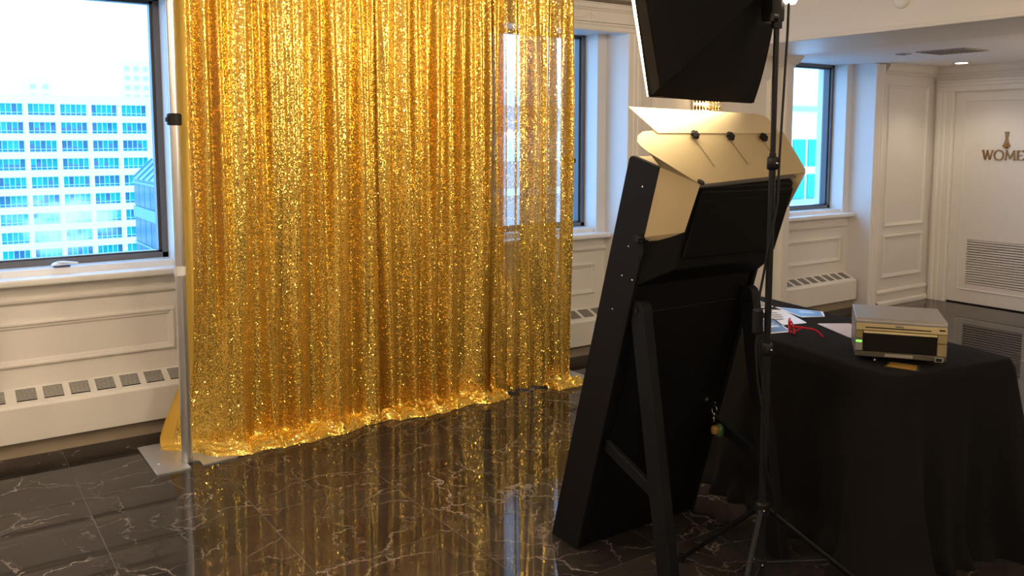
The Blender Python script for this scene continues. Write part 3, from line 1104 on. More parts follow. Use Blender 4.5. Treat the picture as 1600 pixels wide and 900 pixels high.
def curtain(name, xa, xb, y, seed, label, puddle, zt=2.635, sheer=None, left_flare=0.0, back=0.0, selvage=0.0, hemz=0.0, lo_lam=.16, lo_amp=.042):
    nx = int((xb - xa) / .0035)
    xs = np.linspace(xa, xb, nx)
    nz = 110
    zs = np.concatenate([np.linspace(zt, .10, 86), .05 + .05 * np.cos(np.linspace(.15, PI / 2, 6)) * 1.0])
    zs = np.linspace(zt, .05 if puddle is not None else hemz, nz)
    f1 = fold_profile(xs, .078, seed) * .022 + fold_profile(xs, .036, seed + 1) * .0025
    f2 = fold_profile(xs, lo_lam, seed + 2) * lo_amp + fold_profile(xs, .08, seed + 3) * .008
    f3 = fold_profile(xs, .105, seed + 4) * .026
    verts, cl, sh = [], [], []
    rows = []
    for z in zs:
        t = (zt - z) / zt
        w2 = smooth((t - .25) / .75)
        w3 = smooth(t / .35) * (1 - smooth((t - .5) / .5))
        yy = y + f1 * (1 - w2 * .75) + f3 * w3 + f2 * w2
        xx = xs + .006 * np.sin(xs * 37 + z * 1.3 + seed) * w2
        xx = xx - left_flare * smooth((t - .80) / .20) ** 1.6 * (1 - smooth((xs - xa) / .26))
        yy = yy + back * (.25 + .75 * smooth((t - .55) / .45)) * (1 - smooth((xs - xa) / .17))
        rows.append(np.stack([xx, yy, np.full(nx, z)], 1))
    if puddle is not None:
        last = rows[-1]
        L_ = puddle(xs)
        r = np.random.default_rng(seed + 9)
        wr = fold_profile(xs, .16, seed + 5)
        wr2 = fold_profile(xs, .11, seed + 6)
        R0 = .05
        for k in range(1, 6):            # bend onto the floor
            a = PI / 2 * k / 5
            yy = last[:, 1] - R0 * (1 - math.cos(a))
            zz_ = .05 - (R0 - .006) * math.sin(a)
            rows.append(np.stack([last[:, 0], yy, np.full(nx, zz_)], 1))
        base = rows[-1]
        NP = 22
        for k in range(1, NP + 1):
            q = k / NP
            out = L_ * q * (1 + .10 * np.sin(xs * 9 + seed))
            roll = .030 * np.sqrt(np.maximum(0, np.sin(PI * min(1, q * .5 + .5)))) * (.78 + .30 * wr2) * smooth(np.array([q * 3]))[0]
            bump = roll + (.014 * np.sin(q * 8.5 + wr * .9 + xs * 3) ** 2 + .010 * (wr2 * .5 + .5) * np.sin(q * PI)) * smooth(q * 4) * (1 - .75 * smooth((q - .75) / .25))
            shift = .018 * wr * q
            # the puddle evens out the folds toward its rim
            yrim = base[:, 1] * (1 - .7 * q) + (y - .055 + back * (1 - smooth((xs - xa) / .17))) * .7 * q
            fl = 0.0
            rows.append(np.stack([base[:, 0] + shift - fl, yrim - out, .007 + bump * np.minimum(1, L_ / .06)], 1))
        # rolled rim
        rows.append(np.stack([rows[-1][:, 0], rows[-1][:, 1] - .004, np.full(nx, .002)], 1))
    G = np.array(rows)
    # cloth coordinates by arc length
    mid = G[len(zs) // 2]
    du = np.concatenate([[0], np.cumsum(np.linalg.norm(np.diff(mid, axis=0), axis=1))])
    dv = np.concatenate([[0], np.cumsum(np.linalg.norm(np.diff(G[:, nx // 2], axis=0), axis=1))])
    nr = len(rows)
    seq = np.full((nr, nx), .70)
    if selvage:
        seq *= smooth((xs - xa - selvage) / .01)[None, :]
    shv = np.zeros((nr, nx))
    if sheer is not None:
        shv[:] = sheer(xs)[None, :]
    shv = shv * (.25 + .75 * smooth((G[:, :, 2] - .62) / .25))
    shv = np.maximum(shv, .02)
    V = G.reshape(-1, 3)
    F = []
    for i in range(nr - 1):
        b0 = i * nx
        F.append(np.stack([np.arange(b0, b0 + nx - 1), np.arange(b0 + 1, b0 + nx), np.arange(b0 + nx + 1, b0 + 2 * nx), np.arange(b0 + nx, b0 + 2 * nx - 1)], 1))
    F = np.concatenate(F)
    me = bpy.data.meshes.new(name)
    me.from_pydata(V.tolist(), [], F.tolist())
    at = me.attributes.new('cloth', 'FLOAT_VECTOR', 'POINT')
    cc = np.stack([np.broadcast_to(du[None, :], (nr, nx)) + seed * 3.1, np.broadcast_to(dv[:, None], (nr, nx)), seq], 2).reshape(-1).astype(np.float32)
    at.data.foreach_set('vector', cc)
    a2 = me.attributes.new('sheer', 'FLOAT', 'POINT')
    a2.data.foreach_set('value', shv.reshape(-1).astype(np.float32))
    me.polygons.foreach_set('use_smooth', [True] * len(me.polygons))
    me.materials.append(SEQUIN)
    me.update()
    o = bpy.data.objects.new(name, me)
    COL.objects.link(o)
    return tag(o, label, 'curtain', 'gold sequin curtain panels')


def strips(lst):
    def fn(xs):
        r = np.zeros_like(xs)
        for (a, b, s) in lst:
            r = np.maximum(r, s * smooth((xs - a) / .008) * smooth((b - xs) / .008))
        return r
    return fn


YC = 4.437
curtain('sequin_curtain', 1.062, 2.115, YC, 11, 'widest gold sequin curtain panel, trailing on the floor beside the left pole',
        lambda x: np.interp(x, [1.06, 1.14, 1.243, 1.334, 1.56, 1.80, 2.0, 2.12], [.02, .06, .105, .12, .125, .09, .045, .01]), left_flare=.12, back=.22, selvage=.042, lo_lam=.19, lo_amp=.060)
curtain('sequin_curtain', 2.00, 2.935, YC + .022, 23, 'middle gold sequin curtain panel with a low trailing hem',
        lambda x: np.interp(x, [2.03, 2.12, 2.28, 2.46, 2.62, 2.74, 2.86, 2.94], [.03, .07, .12, .10, .07, .095, .13, .10]), lo_lam=.17, lo_amp=.056)
curtain('sequin_curtain', 2.865, 3.262, YC - .035, 37, 'narrow see-through gold curtain panel before the window, hem clear of the floor',
        None, sheer=strips([(2.928, 2.962, .42), (2.968, 3.022, .50), (3.028, 3.06, .44)]), hemz=.012, lo_amp=.022, lo_lam=.13)
curtain('sequin_curtain', 3.228, 3.490, YC - .005, 41, 'rightmost narrow gold curtain panel, its hem bunched beside the right pole',
        lambda x: np.interp(x, [3.22, 3.29, 3.49], [.02, .10, .105]), sheer=strips([(3.25, 3.27, .48), (3.276, 3.312, .58), (3.352, 3.38, .50)]), lo_lam=.11, lo_amp=.028)

# ------------------------------------------------------------------ photo booth
TA = math.radians(15.9)
BO = Vector((2.03, 2.695, 0))
bU, bS, bT = Vector((1, 0, 0)), Vector((0, -math.sin(TA), math.cos(TA))), Vector((0, -math.cos(TA), -math.sin(TA)))


def B(u, s, t):
    return bU * u * 1.02 + bS * s + bT * t


def Bc(u, s, t):
    return bU * u * 1.025 + bS * (s + .0045) + bT * (t - .0055)


pb_ = thing('photo_booth', BO, 0, 'leaning black photo booth kiosk with cream metal cowl, seen from behind', 'photo booth')
bt = lambda t: t * math.tan(TA) + .004     # s where the slab meets the floor


def sheet(name, pts, faces, th, material, bev=0):
    me = bpy.data.meshes.new(name)
    bm = bmesh.new()
    vs = [bm.verts.new(p) for p in pts]
    for f_ in faces:
        bm.faces.new([vs[i] for i in f_])
    bmesh.ops.recalc_face_normals(bm, faces=bm.faces)
    bmesh.ops.triangulate(bm, faces=[f_ for f_ in bm.faces if len(f_.verts) > 4])
    bmesh.ops.solidify(bm, geom=bm.faces[:], thickness=th)
    bm.to_mesh(me)
    bm.free()
    me.materials.append(material)
    o = bpy.data.objects.new(name, me)
    COL.objects.link(o)
    o.parent = pb_
    return o


# side panels with rounded heads
for (u0, u1) in ((0, .018), (.612, .630)):
    pts = [B(u0, bt(0), 0), B(u0, 1.585, 0), B(u0, 1.597, .006), B(u0, 1.602, .018), B(u0, 1.602, .140), B(u0, 1.598, .150), B(u0, 1.588, .156), B(u0, 1.19, .158), B(u0, bt(.158), .158)]
    MB().prism(pts, bU * (u1 - u0)).build('side_panel', SLATE, pb_, bevel=.002, seg=1)
# front board, back board, top
MB().prism([B(.018, bt(.004), .004), B(.018, 1.59, .004), B(.018, 1.59, .018), B(.018, bt(.018), .018)], bU * .594).build('front_board', SLATE, pb_)
MB().prism([B(.018, bt(.125), .125), B(.018, 1.22, .125), B(.018, 1.22, .148), B(.018, bt(.148), .148)], bU * .594).build('back_board', BLKBOOTH, pb_)
MB().prism([B(.06, .12, .146), B(.06, 1.06, .146), B(.06, 1.06, .154), B(.06, .12, .154)], bU * .50).build('rear_door', BLKBOOTH, pb_, bevel=.003, seg=1)
MB().prism([B(.018, 1.585, .010), B(.018, 1.597, .010), B(.018, 1.597, .150), B(.018, 1.585, .150)], bU * .594).build('top_board', CREAMS, pb_)
# back housing: a chamfered box standing proud of the slab
mb = MB()
lo_ = [B(.004, 1.165, .150), B(.628, 1.165, .150), B(.628, 1.585, .150), B(.004, 1.585, .150)]
hi_ = [B(.085, 1.262, .243), B(.575, 1.262, .243), B(.585, 1.56, .243), B(.095, 1.56, .243)]
mb.add(lo_ + hi_, [(3, 2, 1, 0), (4, 5, 6, 7), (0, 1, 5, 4), (1, 2, 6, 5), (2, 3, 7, 6), (3, 0, 4, 7)])
mb.build('rear_housing', SLATE, pb_, bevel=.003, seg=1)
# monitor back
mb = MB()
mb.prism([B(.10, 1.305, .243), B(.565, 1.300, .243), B(.58, 1.545, .243), B(.115, 1.55, .243)], bT * .012)
mb.build('monitor', BLKBOOTH, pb_, bevel=.006, seg=2)
MB().prism([B(.125, 1.520, .254), B(.56, 1.517, .254), B(.56, 1.512, .254), B(.125, 1.515, .254)], bT * .003).build('monitor_seam', BLKP, pb_)
# cream cowl: sloping roof and left flap, one folded sheet; then right flap
pts = [Bc(.639, 1.707, .103), Bc(.0, 1.709, .101), Bc(-.055, 1.706, .104), Bc(-.085, 1.695, .117), Bc(-.097, 1.680, .134), Bc(-.088, 1.666, .150), Bc(-.068, 1.653, .166), Bc(.096, 1.570, .261), Bc(.648, 1.590, .238), Bc(.657, 1.600, .227),
       Bc(0.0, 1.600, .162), Bc(-.004, 1.352, .164), Bc(.004, 1.342, .166), Bc(.022, 1.335, .172), Bc(.040, 1.346, .194), Bc(.085, 1.398, .252)]
sheet('cowl', pts, [(0, 1, 2, 3, 4, 5, 6, 7, 8, 9), (6, 10, 11, 12, 13, 14, 15, 7)], .003, CREAMS)
sheet('cowl_flap', [Bc(.657, 1.600, .227), Bc(.648, 1.590, .238), Bc(.600, 1.46, .238), Bc(.636, 1.42, .166), Bc(.648, 1.61, .166)], [(0, 1, 2, 3, 4)], .003, CREAMS)
MB().prism([Bc(.10, 1.567, .200), Bc(.62, 1.578, .200), Bc(.62, 1.572, .225), Bc(.10, 1.561, .255)], bS * -.006).build('cowl_gap_strip', mat('painted_gap_grey', (.10, .095, .085), .5), pb_)  # grey strip, light in the gap under the roof painted into its colour
# arch-shaped cable hole cut at the fold
mb = MB()
mb.lathe(Bc(.100, 1.575, .258), [(.013, 0), (.013, .004)], 14, Vector((0, -.6, .8)))
mb.build('cable_hole', BLKP, pb_)
# adjustable visor plate above the roof
rn = Vector((0, -.70, .71))
off = rn * .004
pts = [Bc(-.074, 1.768, .033), Bc(.535, 1.757, .046), Bc(.575, 1.750, .054), Bc(.598, 1.733, .073), Bc(.612, 1.700, .110), Bc(.004, 1.700, .112)]
VIS = mat('visor_white_metal', (0.60, 0.50, 0.32), .38, noise=.02, nscale=5)
sheet('visor', [p + off for p in pts], [(0, 1, 2, 3, 4, 5)], .003, VIS)
# slots with clamp knobs
roofn = (Bc(0, 1.58, .25) - Bc(0, 1.71, .1)).cross(bU).normalized()
if roofn.y > 0:
    roofn = -roofn
SLOTM = mat('slot_edge', (.30, .24, .15), .4)


def star_knob(c, axis, r=.0155, h=.016):
    mb = MB()
    ax = Vector(axis).normalized()
    u = ax.orthogonal().normalized()
    v = ax.cross(u)
    N_ = 36
    vs = []
    for hh, sc_ in ((0, .55), (.003, .6), (.004, 1), (h * .85, 1), (h, .8)):
        for k in range(N_):
            a = 2 * PI * k / N_
            rr = r * sc_ * (1 + .13 * math.cos(6 * a))
            vs.append(Vector(c) + ax * hh + (u * math.cos(a) + v * math.sin(a)) * rr)
    fs = []
    for i in range(4):
        for k in range(N_):
            fs.append((i * N_ + k, i * N_ + (k + 1) % N_, (i + 1) * N_ + (k + 1) % N_, (i + 1) * N_ + k))
    fs += [tuple(range(N_ - 1, -1, -1)), tuple(4 * N_ + k for k in range(N_))]
    return mb.add(vs, fs)


for (k_, s_) in (((.161, 1.693, .120), (.197, 1.612, .213)), ((.330, 1.689, .124), (.365, 1.616, .208)), ((.499, 1.686, .128), (.518, 1.636, .185))):
    p, q = Bc(*k_), Bc(*s_)
    d_ = (q - p)
    sd = d_.normalized().cross(roofn)
    MB().obox((p + q) / 2 + roofn * .001, d_ / 2, sd * .0018, roofn * .0012).build('slot', SLOTM, pb_)
    star_knob(p + roofn * .004, roofn).build('knob', BLKP, pb_, smooth=True)
# left clamp knob with its curved slot, rivets
star_knob(Vector((-.002, 2.186 - 2.695, 1.254)), (-1, 0, 0), .015, .026).build('knob', BLKP, pb_, smooth=True)
MB().cyl(Vector((.01, 2.170 - 2.695, 1.253)), Vector((-.004, 2.170 - 2.695, 1.253)), .005, 10).build('knob_screw', CHROME, pb_)
mb = MB()
mb.tube([(-.001, 2.192 - 2.695, 1.236), (-.001, 2.190 - 2.695, 1.206), (-.001, 2.207 - 2.695, 1.176)], [.010, .014, .012], 10)
for k in range(len(mb.v)):
    x, y, z = mb.v[k]
    mb.v[k] = (-.0012 + (x + .001) * .08, y, z)
mb.build('curved_slot', BLKBOOTH, pb_)
for (y, z) in ((2.189, 1.431), (2.255, 1.22), (2.287, 1.113), (2.234, 1.104), (2.336, .985)):
    MB().lathe(Vector((0, y - 2.695, z)), [(.004, 0), (.0035, .0015), (.002, .0022)], 10, (-1, 0, 0)).build('rivet', CHROME, pb_, smooth=True)
# support legs and struts
for side, x in (('l', 2.068), ('r', 2.632)):
    X = x - 2.03
    p, q = Vector((X, 2.228 - 2.695, .995)), Vector((X, 2.055 - 2.695, 0.0))
    d_ = (q - p).normalized()
    sd = Vector((0, -d_.z, d_.y))
    mb = MB()
    w2 = .034
    head = []
    for k in range(7):
        a = PI * k / 6
        head.append(p + sd * math.cos(a) * w2 - d_ * math.sin(a) * w2)
    ft0 = p - sd * w2 + d_ * ((p - sd * w2).z / -d_.z)
    ft1 = p + sd * w2 + d_ * ((p + sd * w2).z / -d_.z)
    poly = head + [ft0, ft1]
    lg = mb.prism([v + Vector((-.022, 0, 0)) for v in poly], (.044, 0, 0)).build('leg', LEGM, pb_, bevel=.003, seg=2)
    MB().cyl(p + Vector((-.026, 0, 0)), p + Vector((.026, 0, 0)), .010, 12).build('pivot_bolt', BLKP, lg)
    a, b = Vector((X, 2.405 - 2.695, .455)), Vector((X, 2.15 - 2.695, .36))
    dd = (b - a)
    nn = dd.normalized().cross(Vector((1, 0, 0)))
    MB().obox((a + b) / 2, dd / 2, Vector((.010, 0, 0)), nn * .022).build('strut', LEGM, pb_, bevel=.002, seg=1)
# feet
for u in (.04, .59):
    MB().lathe(B(u, bt(.08), .08) + Vector((0, 0, -.004)), [(.014, 0), (.014, .006)], 12).build('foot', mat('clear_pad', (.3, .5, .48), .3), pb_)
# lock
lk = B(.530, .614, .154)
MB().lathe(lk, [(.011, 0), (.011, .004), (.007, .006)], 14, bT).build('lock', CHROME, pb_, smooth=True)

# keys hanging in the booth's lock
kp = BO + lk + bT * .006
ky = thing('keychain', kp, 0, 'keys with a small yellow and green fob hanging from the booth lock', 'keychain')
mb = MB()
mb.obox((0, -.014, -.004), (.0015, 0, 0), (0, .014, .004), (0, -.001, .006))
mb.lathe((0, -.034, -.008), [(.011, -.0012), (.011, .0012)], 14, (1, 0, 0))
mb.build('key', CHROME, ky)
ring = [(.0, -.038 + .013 * math.cos(a), -.030 + .018 * math.sin(a)) for a in np.linspace(0, 2 * PI, 17)]
MB().tube(ring, .0013, 6).build('key_ring', CHROME, ky, smooth=True)
for k in range(4):
    c = Vector((.006 * (k % 2), -.040 + .004 * (k % 2), -.050 - .009 * k))
    MB().tube([c + Vector((.004 * math.cos(a), .001 * k, .006 * math.sin(a))) for a in np.linspace(0, 2 * PI, 9)], .0011, 5).build('chain_link', CHROME, ky, smooth=True)
mb = MB()
mb.lathe((.018, -.050, -.114), [(.001, -.026), (.016, -.022), (.021, -.004), (.018, .014), (.008, .024), (.001, .026)], 14)
mb.build('fob', mat('fob_green', (.035, .11, .02), .4), ky, smooth=True)
mb = MB()
mb.lathe((-.006, -.047, -.108), [(.001, -.019), (.013, -.016), (.017, -.002), (.013, .012), (.001, .018)], 14)
mb.build('fob_charm', mat('fob_yellow', (.28, .16, .035), .4), ky, smooth=True)

# ------------------------------------------------------------------ light stand with softbox
LS = Vector((2.16, 1.752, 0))
ls = thing('light_stand', LS, 0, 'slim black tripod light stand holding the softbox', 'light stand')
MB().cyl((0, 0, .20), (0, 0, .95), .0125, 14).build('pole', BLKP, ls, smooth=True)
MB().cyl((0, 0, .92), (0, 0, 1.55), .0105, 14).build('upper_pole', BLKP, ls, smooth=True)
MB().cyl((0, 0, 1.50), (0, 0, 2.02), .0085, 14).build('upper_pole', BLKP, ls, smooth=True)
for z in (.92, 1.50):
    c_ = MB().lathe((0, 0, z), [(.014, 0), (.017, .004), (.017, .036), (.014, .04)], 14).build('collar', BLKP, ls, smooth=True)
    MB().cyl((.012, .012, z + .02), (.024, .024, z + .02), .006, 10).build('collar_knob', BLKP, c_)
    MB().lathe((.0, -.017, z + .02), [(.004, 0), (.003, .004)], 8, (0, -1, 0)).build('collar_screw', CHROME, c_)
MB().lathe((0, 0, .398), [(.016, 0), (.022, .006), (.022, .04), (.016, .046)], 14).build('leg_hub', BLKP, ls, smooth=True)
MB().lathe((0, 0, .225), [(.014, 0), (.019, .004), (.019, .028), (.014, .032)], 14).build('brace_hub', BLKP, ls, smooth=True)
for az in (74, 341, 207):
    ca, sa = math.cos(math.radians(az)), math.sin(math.radians(az))
    lg = MB()
    lg.cyl((.018 * ca, .018 * sa, .418), (.50 * ca, .50 * sa, .015), .0085, 10)
    lo = lg.build('leg', BLKP, ls, smooth=True)
    MB().lathe((.505 * ca, .505 * sa, 0.0), [(.012, 0), (.013, .01), (.011, .03)], 10).build('foot', BLKP, lo, smooth=True)
    mx_, mz_ = .259, .2165
    MB().cyl((.016 * ca, .016 * sa, .240), (mx_ * ca, mx_ * sa, mz_), .006, 8).build('brace', BLKP, ls, smooth=True)
    for (r_, z_) in ((.02, .423), (mx_, mz_ + .008), (.02, .243)):
        MB().lathe((r_ * ca - sa * .009, r_ * sa + ca * .009, z_), [(.004, 0), (.003, .004)], 8, (-sa, ca, 0)).build('rivet', CHROME, lo, smooth=True)
# lamp head
MB().cyl((0, 0, 1.925), (0, 0, 2.10), .016, 14).build('tilt_bracket', BLKP, ls, smooth=True)
MB().obox((.006, .02, 2.03), (.026, 0, 0), (0, .026, 0), (0, 0, .085)).build('lamp_head', BLKP, ls, bevel=.008)
MB().cyl((-.036, -.01, 1.955), (-.016, -.01, 1.955), .012, 12).build('tilt_knob', BLKP, ls)
mb = MB()
mb.lathe((.036, -.014, 2.028), [(.001, -.028), (.018, -.024), (.028, -.010), (.031, .004), (.028, .02)], 18, (1, -.65, -.1))
mb.build('lamp_dome', LAMPW, ls, smooth=True)

# softbox
LL, LR = Vector((1.797, 1.902, 1.722)), Vector((2.60, 2.203, 1.730))
sbx = thing('softbox', LL * .5 + LR * .5, 0, 'black softbox tilted down toward the gold curtain', 'softbox')
SO = LL * .5 + LR * .5
upv = Vector((-.015, .23, .966)) * .60
c4 = [LL - SO, LR - SO, LR - SO + upv, LL - SO + upv]
ap = Vector((2.165, 1.77, 2.10)) - SO
ex = (c4[1] - c4[0]).normalized()
uu = upv.normalized()
sbn = uu.cross(ex)
if sbn.y < 0:
    sbn = -sbn
ring_ap = [ap - ex * .045 - uu * .045, ap + ex * .045 - uu * .045, ap + ex * .045 + uu * .045, ap - ex * .045 + uu * .045]
# four cloth panels that belly a little between the rods
NQ = 10
mb = MB()
for k in range(4):
    a0, a1 = c4[k], c4[(k + 1) % 4]
    b0, b1 = ring_ap[k], ring_ap[(k + 1) % 4]
    nrm = ((a1 - a0).cross(b0 - a0)).normalized()
    cen = (c4[0] + c4[2]) / 2
    if nrm.dot((a0 + a1) / 2 - cen) < 0:
        nrm = -nrm
    vs = []
    for i in range(NQ + 1):
        for j in range(NQ + 1):
            s_, t_ = i / NQ, j / NQ
            p = (a0.lerp(a1, s_)).lerp(b0.lerp(b1, s_), t_)
            belly = .030 * math.sin(PI * min(1, t_ * 1.0)) * (1 if True else 0)
            edge = math.sin(PI * s_)
            axp = cen.lerp(ap, t_)
            rad = p - axp
            p = p + rad * (.045 * math.sin(PI * t_)) + nrm * (.004 * math.sin(s_ * 9 + t_ * 5 + k) * math.sin(PI * t_) * edge)
            if k == 0:
                p = p + uu * (-.008 * math.sin(PI * s_) * (1 - t_))
            vs.append(p)
    fs = [(i * (NQ + 1) + j, i * (NQ + 1) + j + 1, (i + 1) * (NQ + 1) + j + 1, (i + 1) * (NQ + 1) + j) for i in range(NQ) for j in range(NQ)]
    mb.add(vs, fs)
so = mb.build('shell', BLKN, sbx, smooth=True)
# lip round the front
mb = MB()
for k in range(4):
    a0, a1 = c4[k], c4[(k + 1) % 4]
    mid_ = (a0 + a1) / 2
    mb.obox(mid_ + sbn * .006, (a1 - a0) / 2, sbn * .007, ((a1 - a0).normalized().cross(sbn)) * .002)
mb.build('rim', BLKN, sbx)
# woven binding along the left front edge
bd = c4[0] - (c4[0] + c4[2]) / 2
outw = (-ex)
MB().add([c4[0] + outw * .003, c4[3] + outw * .003, c4[3].lerp(ring_ap[3], .07) + outw * .006, c4[0].lerp(ring_ap[0], .07) + outw * .006], [(0, 1, 2, 3)]).build('binding', mat('softbox_binding', (.022, .018, .014), .8, spec=.2, noise=.4, nscale=90), sbx)
# bulging diffuser
mb = MB()
vs = []
for i in range(NQ + 1):
    for j in range(NQ + 1):
        s_, t_ = i / NQ, j / NQ
        p = c4[0].lerp(c4[1], .01 + .98 * s_) + upv * (.01 + .98 * t_) + sbn * (.010 + .050 * (math.sin(PI * s_) * math.sin(PI * t_)) ** .6)
        vs.append(p)
mb.add(vs, [(i * (NQ + 1) + j, i * (NQ + 1) + j + 1, (i + 1) * (NQ + 1) + j + 1, (i + 1) * (NQ + 1) + j) for i in range(NQ) for j in range(NQ)])
for (q0, q1, sgn) in ((c4[0], c4[3], -1), (c4[1], c4[2], 1)):
    o_ = ex * sgn * .004
    mb.add([q0 + o_ + sbn * .015, q1 + o_ + sbn * .015, q1 + o_ + sbn * .001, q0 + o_ * .3 + sbn * .011], [(0, 1, 2, 3)])
mb.build('diffuser', DIFFM, sbx, smooth=True)

# power cord running down the stand
pc = thing('power_cord', LS + Vector((.02, -.02, .45)), 0, 'black lamp cord with an inline switch running down the light stand', 'cord')
o0 = Vector((.02, -.02, .45))
path = [(.028, -.020, 2.0), (.024, -.022, 1.92), (.018, -.020, 1.75), (.010, -.018, 1.55), (.004, -.020, 1.40), (-.014, -.004, 1.25), (-.028, .010, 1.12), (-.031, .012, 1.075)]
MB().tube([Vector(p) - o0 for p in path], .0038, 8).build('cord', BLKP, pc, smooth=True)
MB().obox(Vector((-.032, .013, 1.03)) - o0, (.015, 0, 0), (0, .012, 0), (0, 0, .040)).build('inline_switch', BLKP, pc, bevel=.006)
path = [(-.032, .013, .992), (-.038, .012, .95), (-.036, .004, .85), (-.022, -.018, .70), (-.016, -.020, .58), (.016, -.028, .48), (.03, -.03, .40)]
MB().tube([Vector(p) - o0 for p in path], .0036, 8).build('cord', BLKP, pc, smooth=True)

# ------------------------------------------------------------------ table with cloth
TZ = .745
ta = math.radians(-9.4)
tex, tey = Vector((math.cos(ta), math.sin(ta), 0)), Vector((-math.sin(ta), math.cos(ta), 0))
TC0 = Vector((2.84, 1.735, 0))
TW, TL_ = .66, 1.72
tt = thing('folding_table', TC0 + tex * TW / 2 + tey * TL_ / 2, ta, 'folding table hidden under the black cloth', 'table')
MB().box(-TW / 2 + .01, TW / 2 - .01, -TL_ / 2 + .01, TL_ / 2 - .01, TZ - .045, TZ - .006).build('tabletop', mat('table_plastic', (.4, .4, .4), .5), tt, bevel=.01)
for sx in (-1, 1):
    for sy in (-1, 1):
        MB().cyl((sx * .26, sy * .62, 0), (sx * .26, sy * .62, TZ - .045), .014, 10).build('leg', STEEL, tt)
# cloth: rings round the rounded rectangle
tcl = thing('tablecloth', TC0 + tex * TW / 2 + tey * TL_ / 2, ta, 'black floor-length cloth draped over the long table', 'tablecloth')


def round_rect(w, l, r, n_edge=70, n_arc=14):
    pts, nor, cor = [], [], []
    cs = [(w / 2 - r, -l / 2 + r, -PI / 2), (w / 2 - r, l / 2 - r, 0), (-w / 2 + r, l / 2 - r, PI / 2), (-w / 2 + r, -l / 2 + r, PI)]
    for k, (cx, cy, a0) in enumerate(cs):
        for i in range(n_arc + 1):
            a = a0 + PI / 2 * i / n_arc
            pts.append((cx + r * math.cos(a), cy + r * math.sin(a)))
            nor.append((math.cos(a), math.sin(a)))
            cor.append(math.sin(PI * i / n_arc))
        nx_, ny_, na = cs[(k + 1) % 4]
        p0 = pts[-1]
        p1 = (nx_ + r * math.cos(na), ny_ + r * math.sin(na))
        for i in range(1, n_edge):
            t = i / n_edge
            pts.append((p0[0] * (1 - t) + p1[0] * t, p0[1] * (1 - t) + p1[1] * t))
            nor.append(nor[-1])
            cor.append(0)
    return np.array(pts), np.array(nor), np.array(cor)


rp2, rn2, rc2 = round_rect(TW, TL_, .045)
M_ = len(rp2)
arc = np.concatenate([[0], np.cumsum(np.linalg.norm(np.diff(rp2, axis=0), axis=1))])
fw = fold_profile(arc, .30, 5, .3)
fw2 = fold_profile(arc, .15, 8, .4)
# corner swell: cloth surplus falls at the corners
cornr = np.zeros(M_)
for k in range(4):
    c = arc[k * (15 + 69) + 7]
    dd = np.minimum(np.abs(arc - c), arc[-1] - np.abs(arc - c))
    cornr = np.maximum(cornr, np.exp(-(dd / .10) ** 2))
rows = []
rows.append(np.column_stack([rp2 * .0 + rp2 * .5, np.full(M_, TZ)]))
rows.append(np.column_stack([rp2 - rn2 * .02, np.full(M_, TZ)]))
for k in range(1, 5):
    a = PI / 2 * k / 4
    rows.append(np.column_stack([rp2 - rn2 * .02 + rn2 * .020 * math.sin(a), np.full(M_, TZ - .014 * (1 - math.cos(a)))]))
NZ = 40
for k in range(1, NZ + 1):
    q = k / NZ
    z = (TZ - .014) * (1 - q)
    w_ = smooth(np.array([q * 1.15]))[0]
    off_ = .010 + .045 * q + (fw * .034 + fw2 * .012) * w_ + .155 * cornr * q ** 1.25
    fl = .05 * smooth(np.array([(q - .86) / .14]))[0]
    off_ = off_ + fl * (.5 + .5 * fw2)
    rows.append(np.column_stack([rp2 + rn2 * off_[:, None], np.full(M_, max(z, .004))]))
G = np.array(rows)
mb = MB()
V = G.reshape(-1, 3).tolist() + [[0, 0, TZ]]
F = []
for i in range(len(rows) - 1):
    for j in range(M_):
        F.append((i * M_ + j, (i + 1) * M_ + j, (i + 1) * M_ + (j + 1) % M_, i * M_ + (j + 1) % M_))
for j in range(M_):
    F.append((j, (j + 1) % M_, len(V) - 1))
mb.add(V, F)
mb.build('cloth', BLKCLOTH, tcl, smooth=True)

# ------------------------------------------------------------------ printer
ew = Vector((.60, -.80, 0))
ed = Vector((.80, .60, 0))
pf = Vector((2.922, 1.955, TZ))        # front left foot
pr_w, pr_d, pr_h = .318, .30, .168
pa = math.atan2(ew.y, ew.x)
pr = thing('photo_printer', pf + Vector((0, 0, .001)), pa, 'silver photo printer with champagne front on the black tablecloth', 'printer')
# local: x along the front (left to right), y to the back
W_, D_, H_ = pr_w, pr_d, pr_h
MB().prism([(0, .02, .022), (0, D_, .022), (0, D_, H_ - .004), (0, D_ - .01, H_), (0, .012, H_), (0, .004, H_ - .008), (0, .004, H_ - .02), (0, .02, H_ - .03)], (W_, 0, 0)).build('case', SILVP, pr, bevel=.003, seg=2)
MB().prism([(.0, .0, H_ - .046), (0, .02, H_ - .046), (0, .02, H_ - .010), (0, .006, H_ - .010)], (W_, 0, 0)).build('front_band', OLIVEP, pr, bevel=.002, seg=1)
MB().box(.035, W_ - .055, -.0012, .004, H_ - .036, H_ - .0325).build('paper_slot', BLKP, pr)
MB().box(W_ * .44, W_ * .53, -.0018, .002, H_ - .0285, H_ - .0225).build('badge', CHROME, pr, bevel=.0015)
MB().box(W_ - .028, W_ - .008, -.0012, .002, H_ - .032, H_ - .027).build('model_mark', BLKP, pr)
MB().prism([(.028, -.003, H_ - .056), (.028, .02, H_ - .056), (.028, .02, H_ - .047), (.028, .0, H_ - .047)], (W_ - .062, 0, 0)).build('door_lip', OLIVEP, pr, bevel=.001, seg=1)
MB().box(.028, W_ - .034, .006, .024, .042, H_ - .056).build('front_door', mat('printer_smoked_door', (.006, .005, .004), .18), pr, bevel=.002, seg=1)
MB().box(0, .027, .002, .024, H_ - .076, H_ - .047).build('key_panel', OLIVEP, pr, bevel=.002, seg=1)
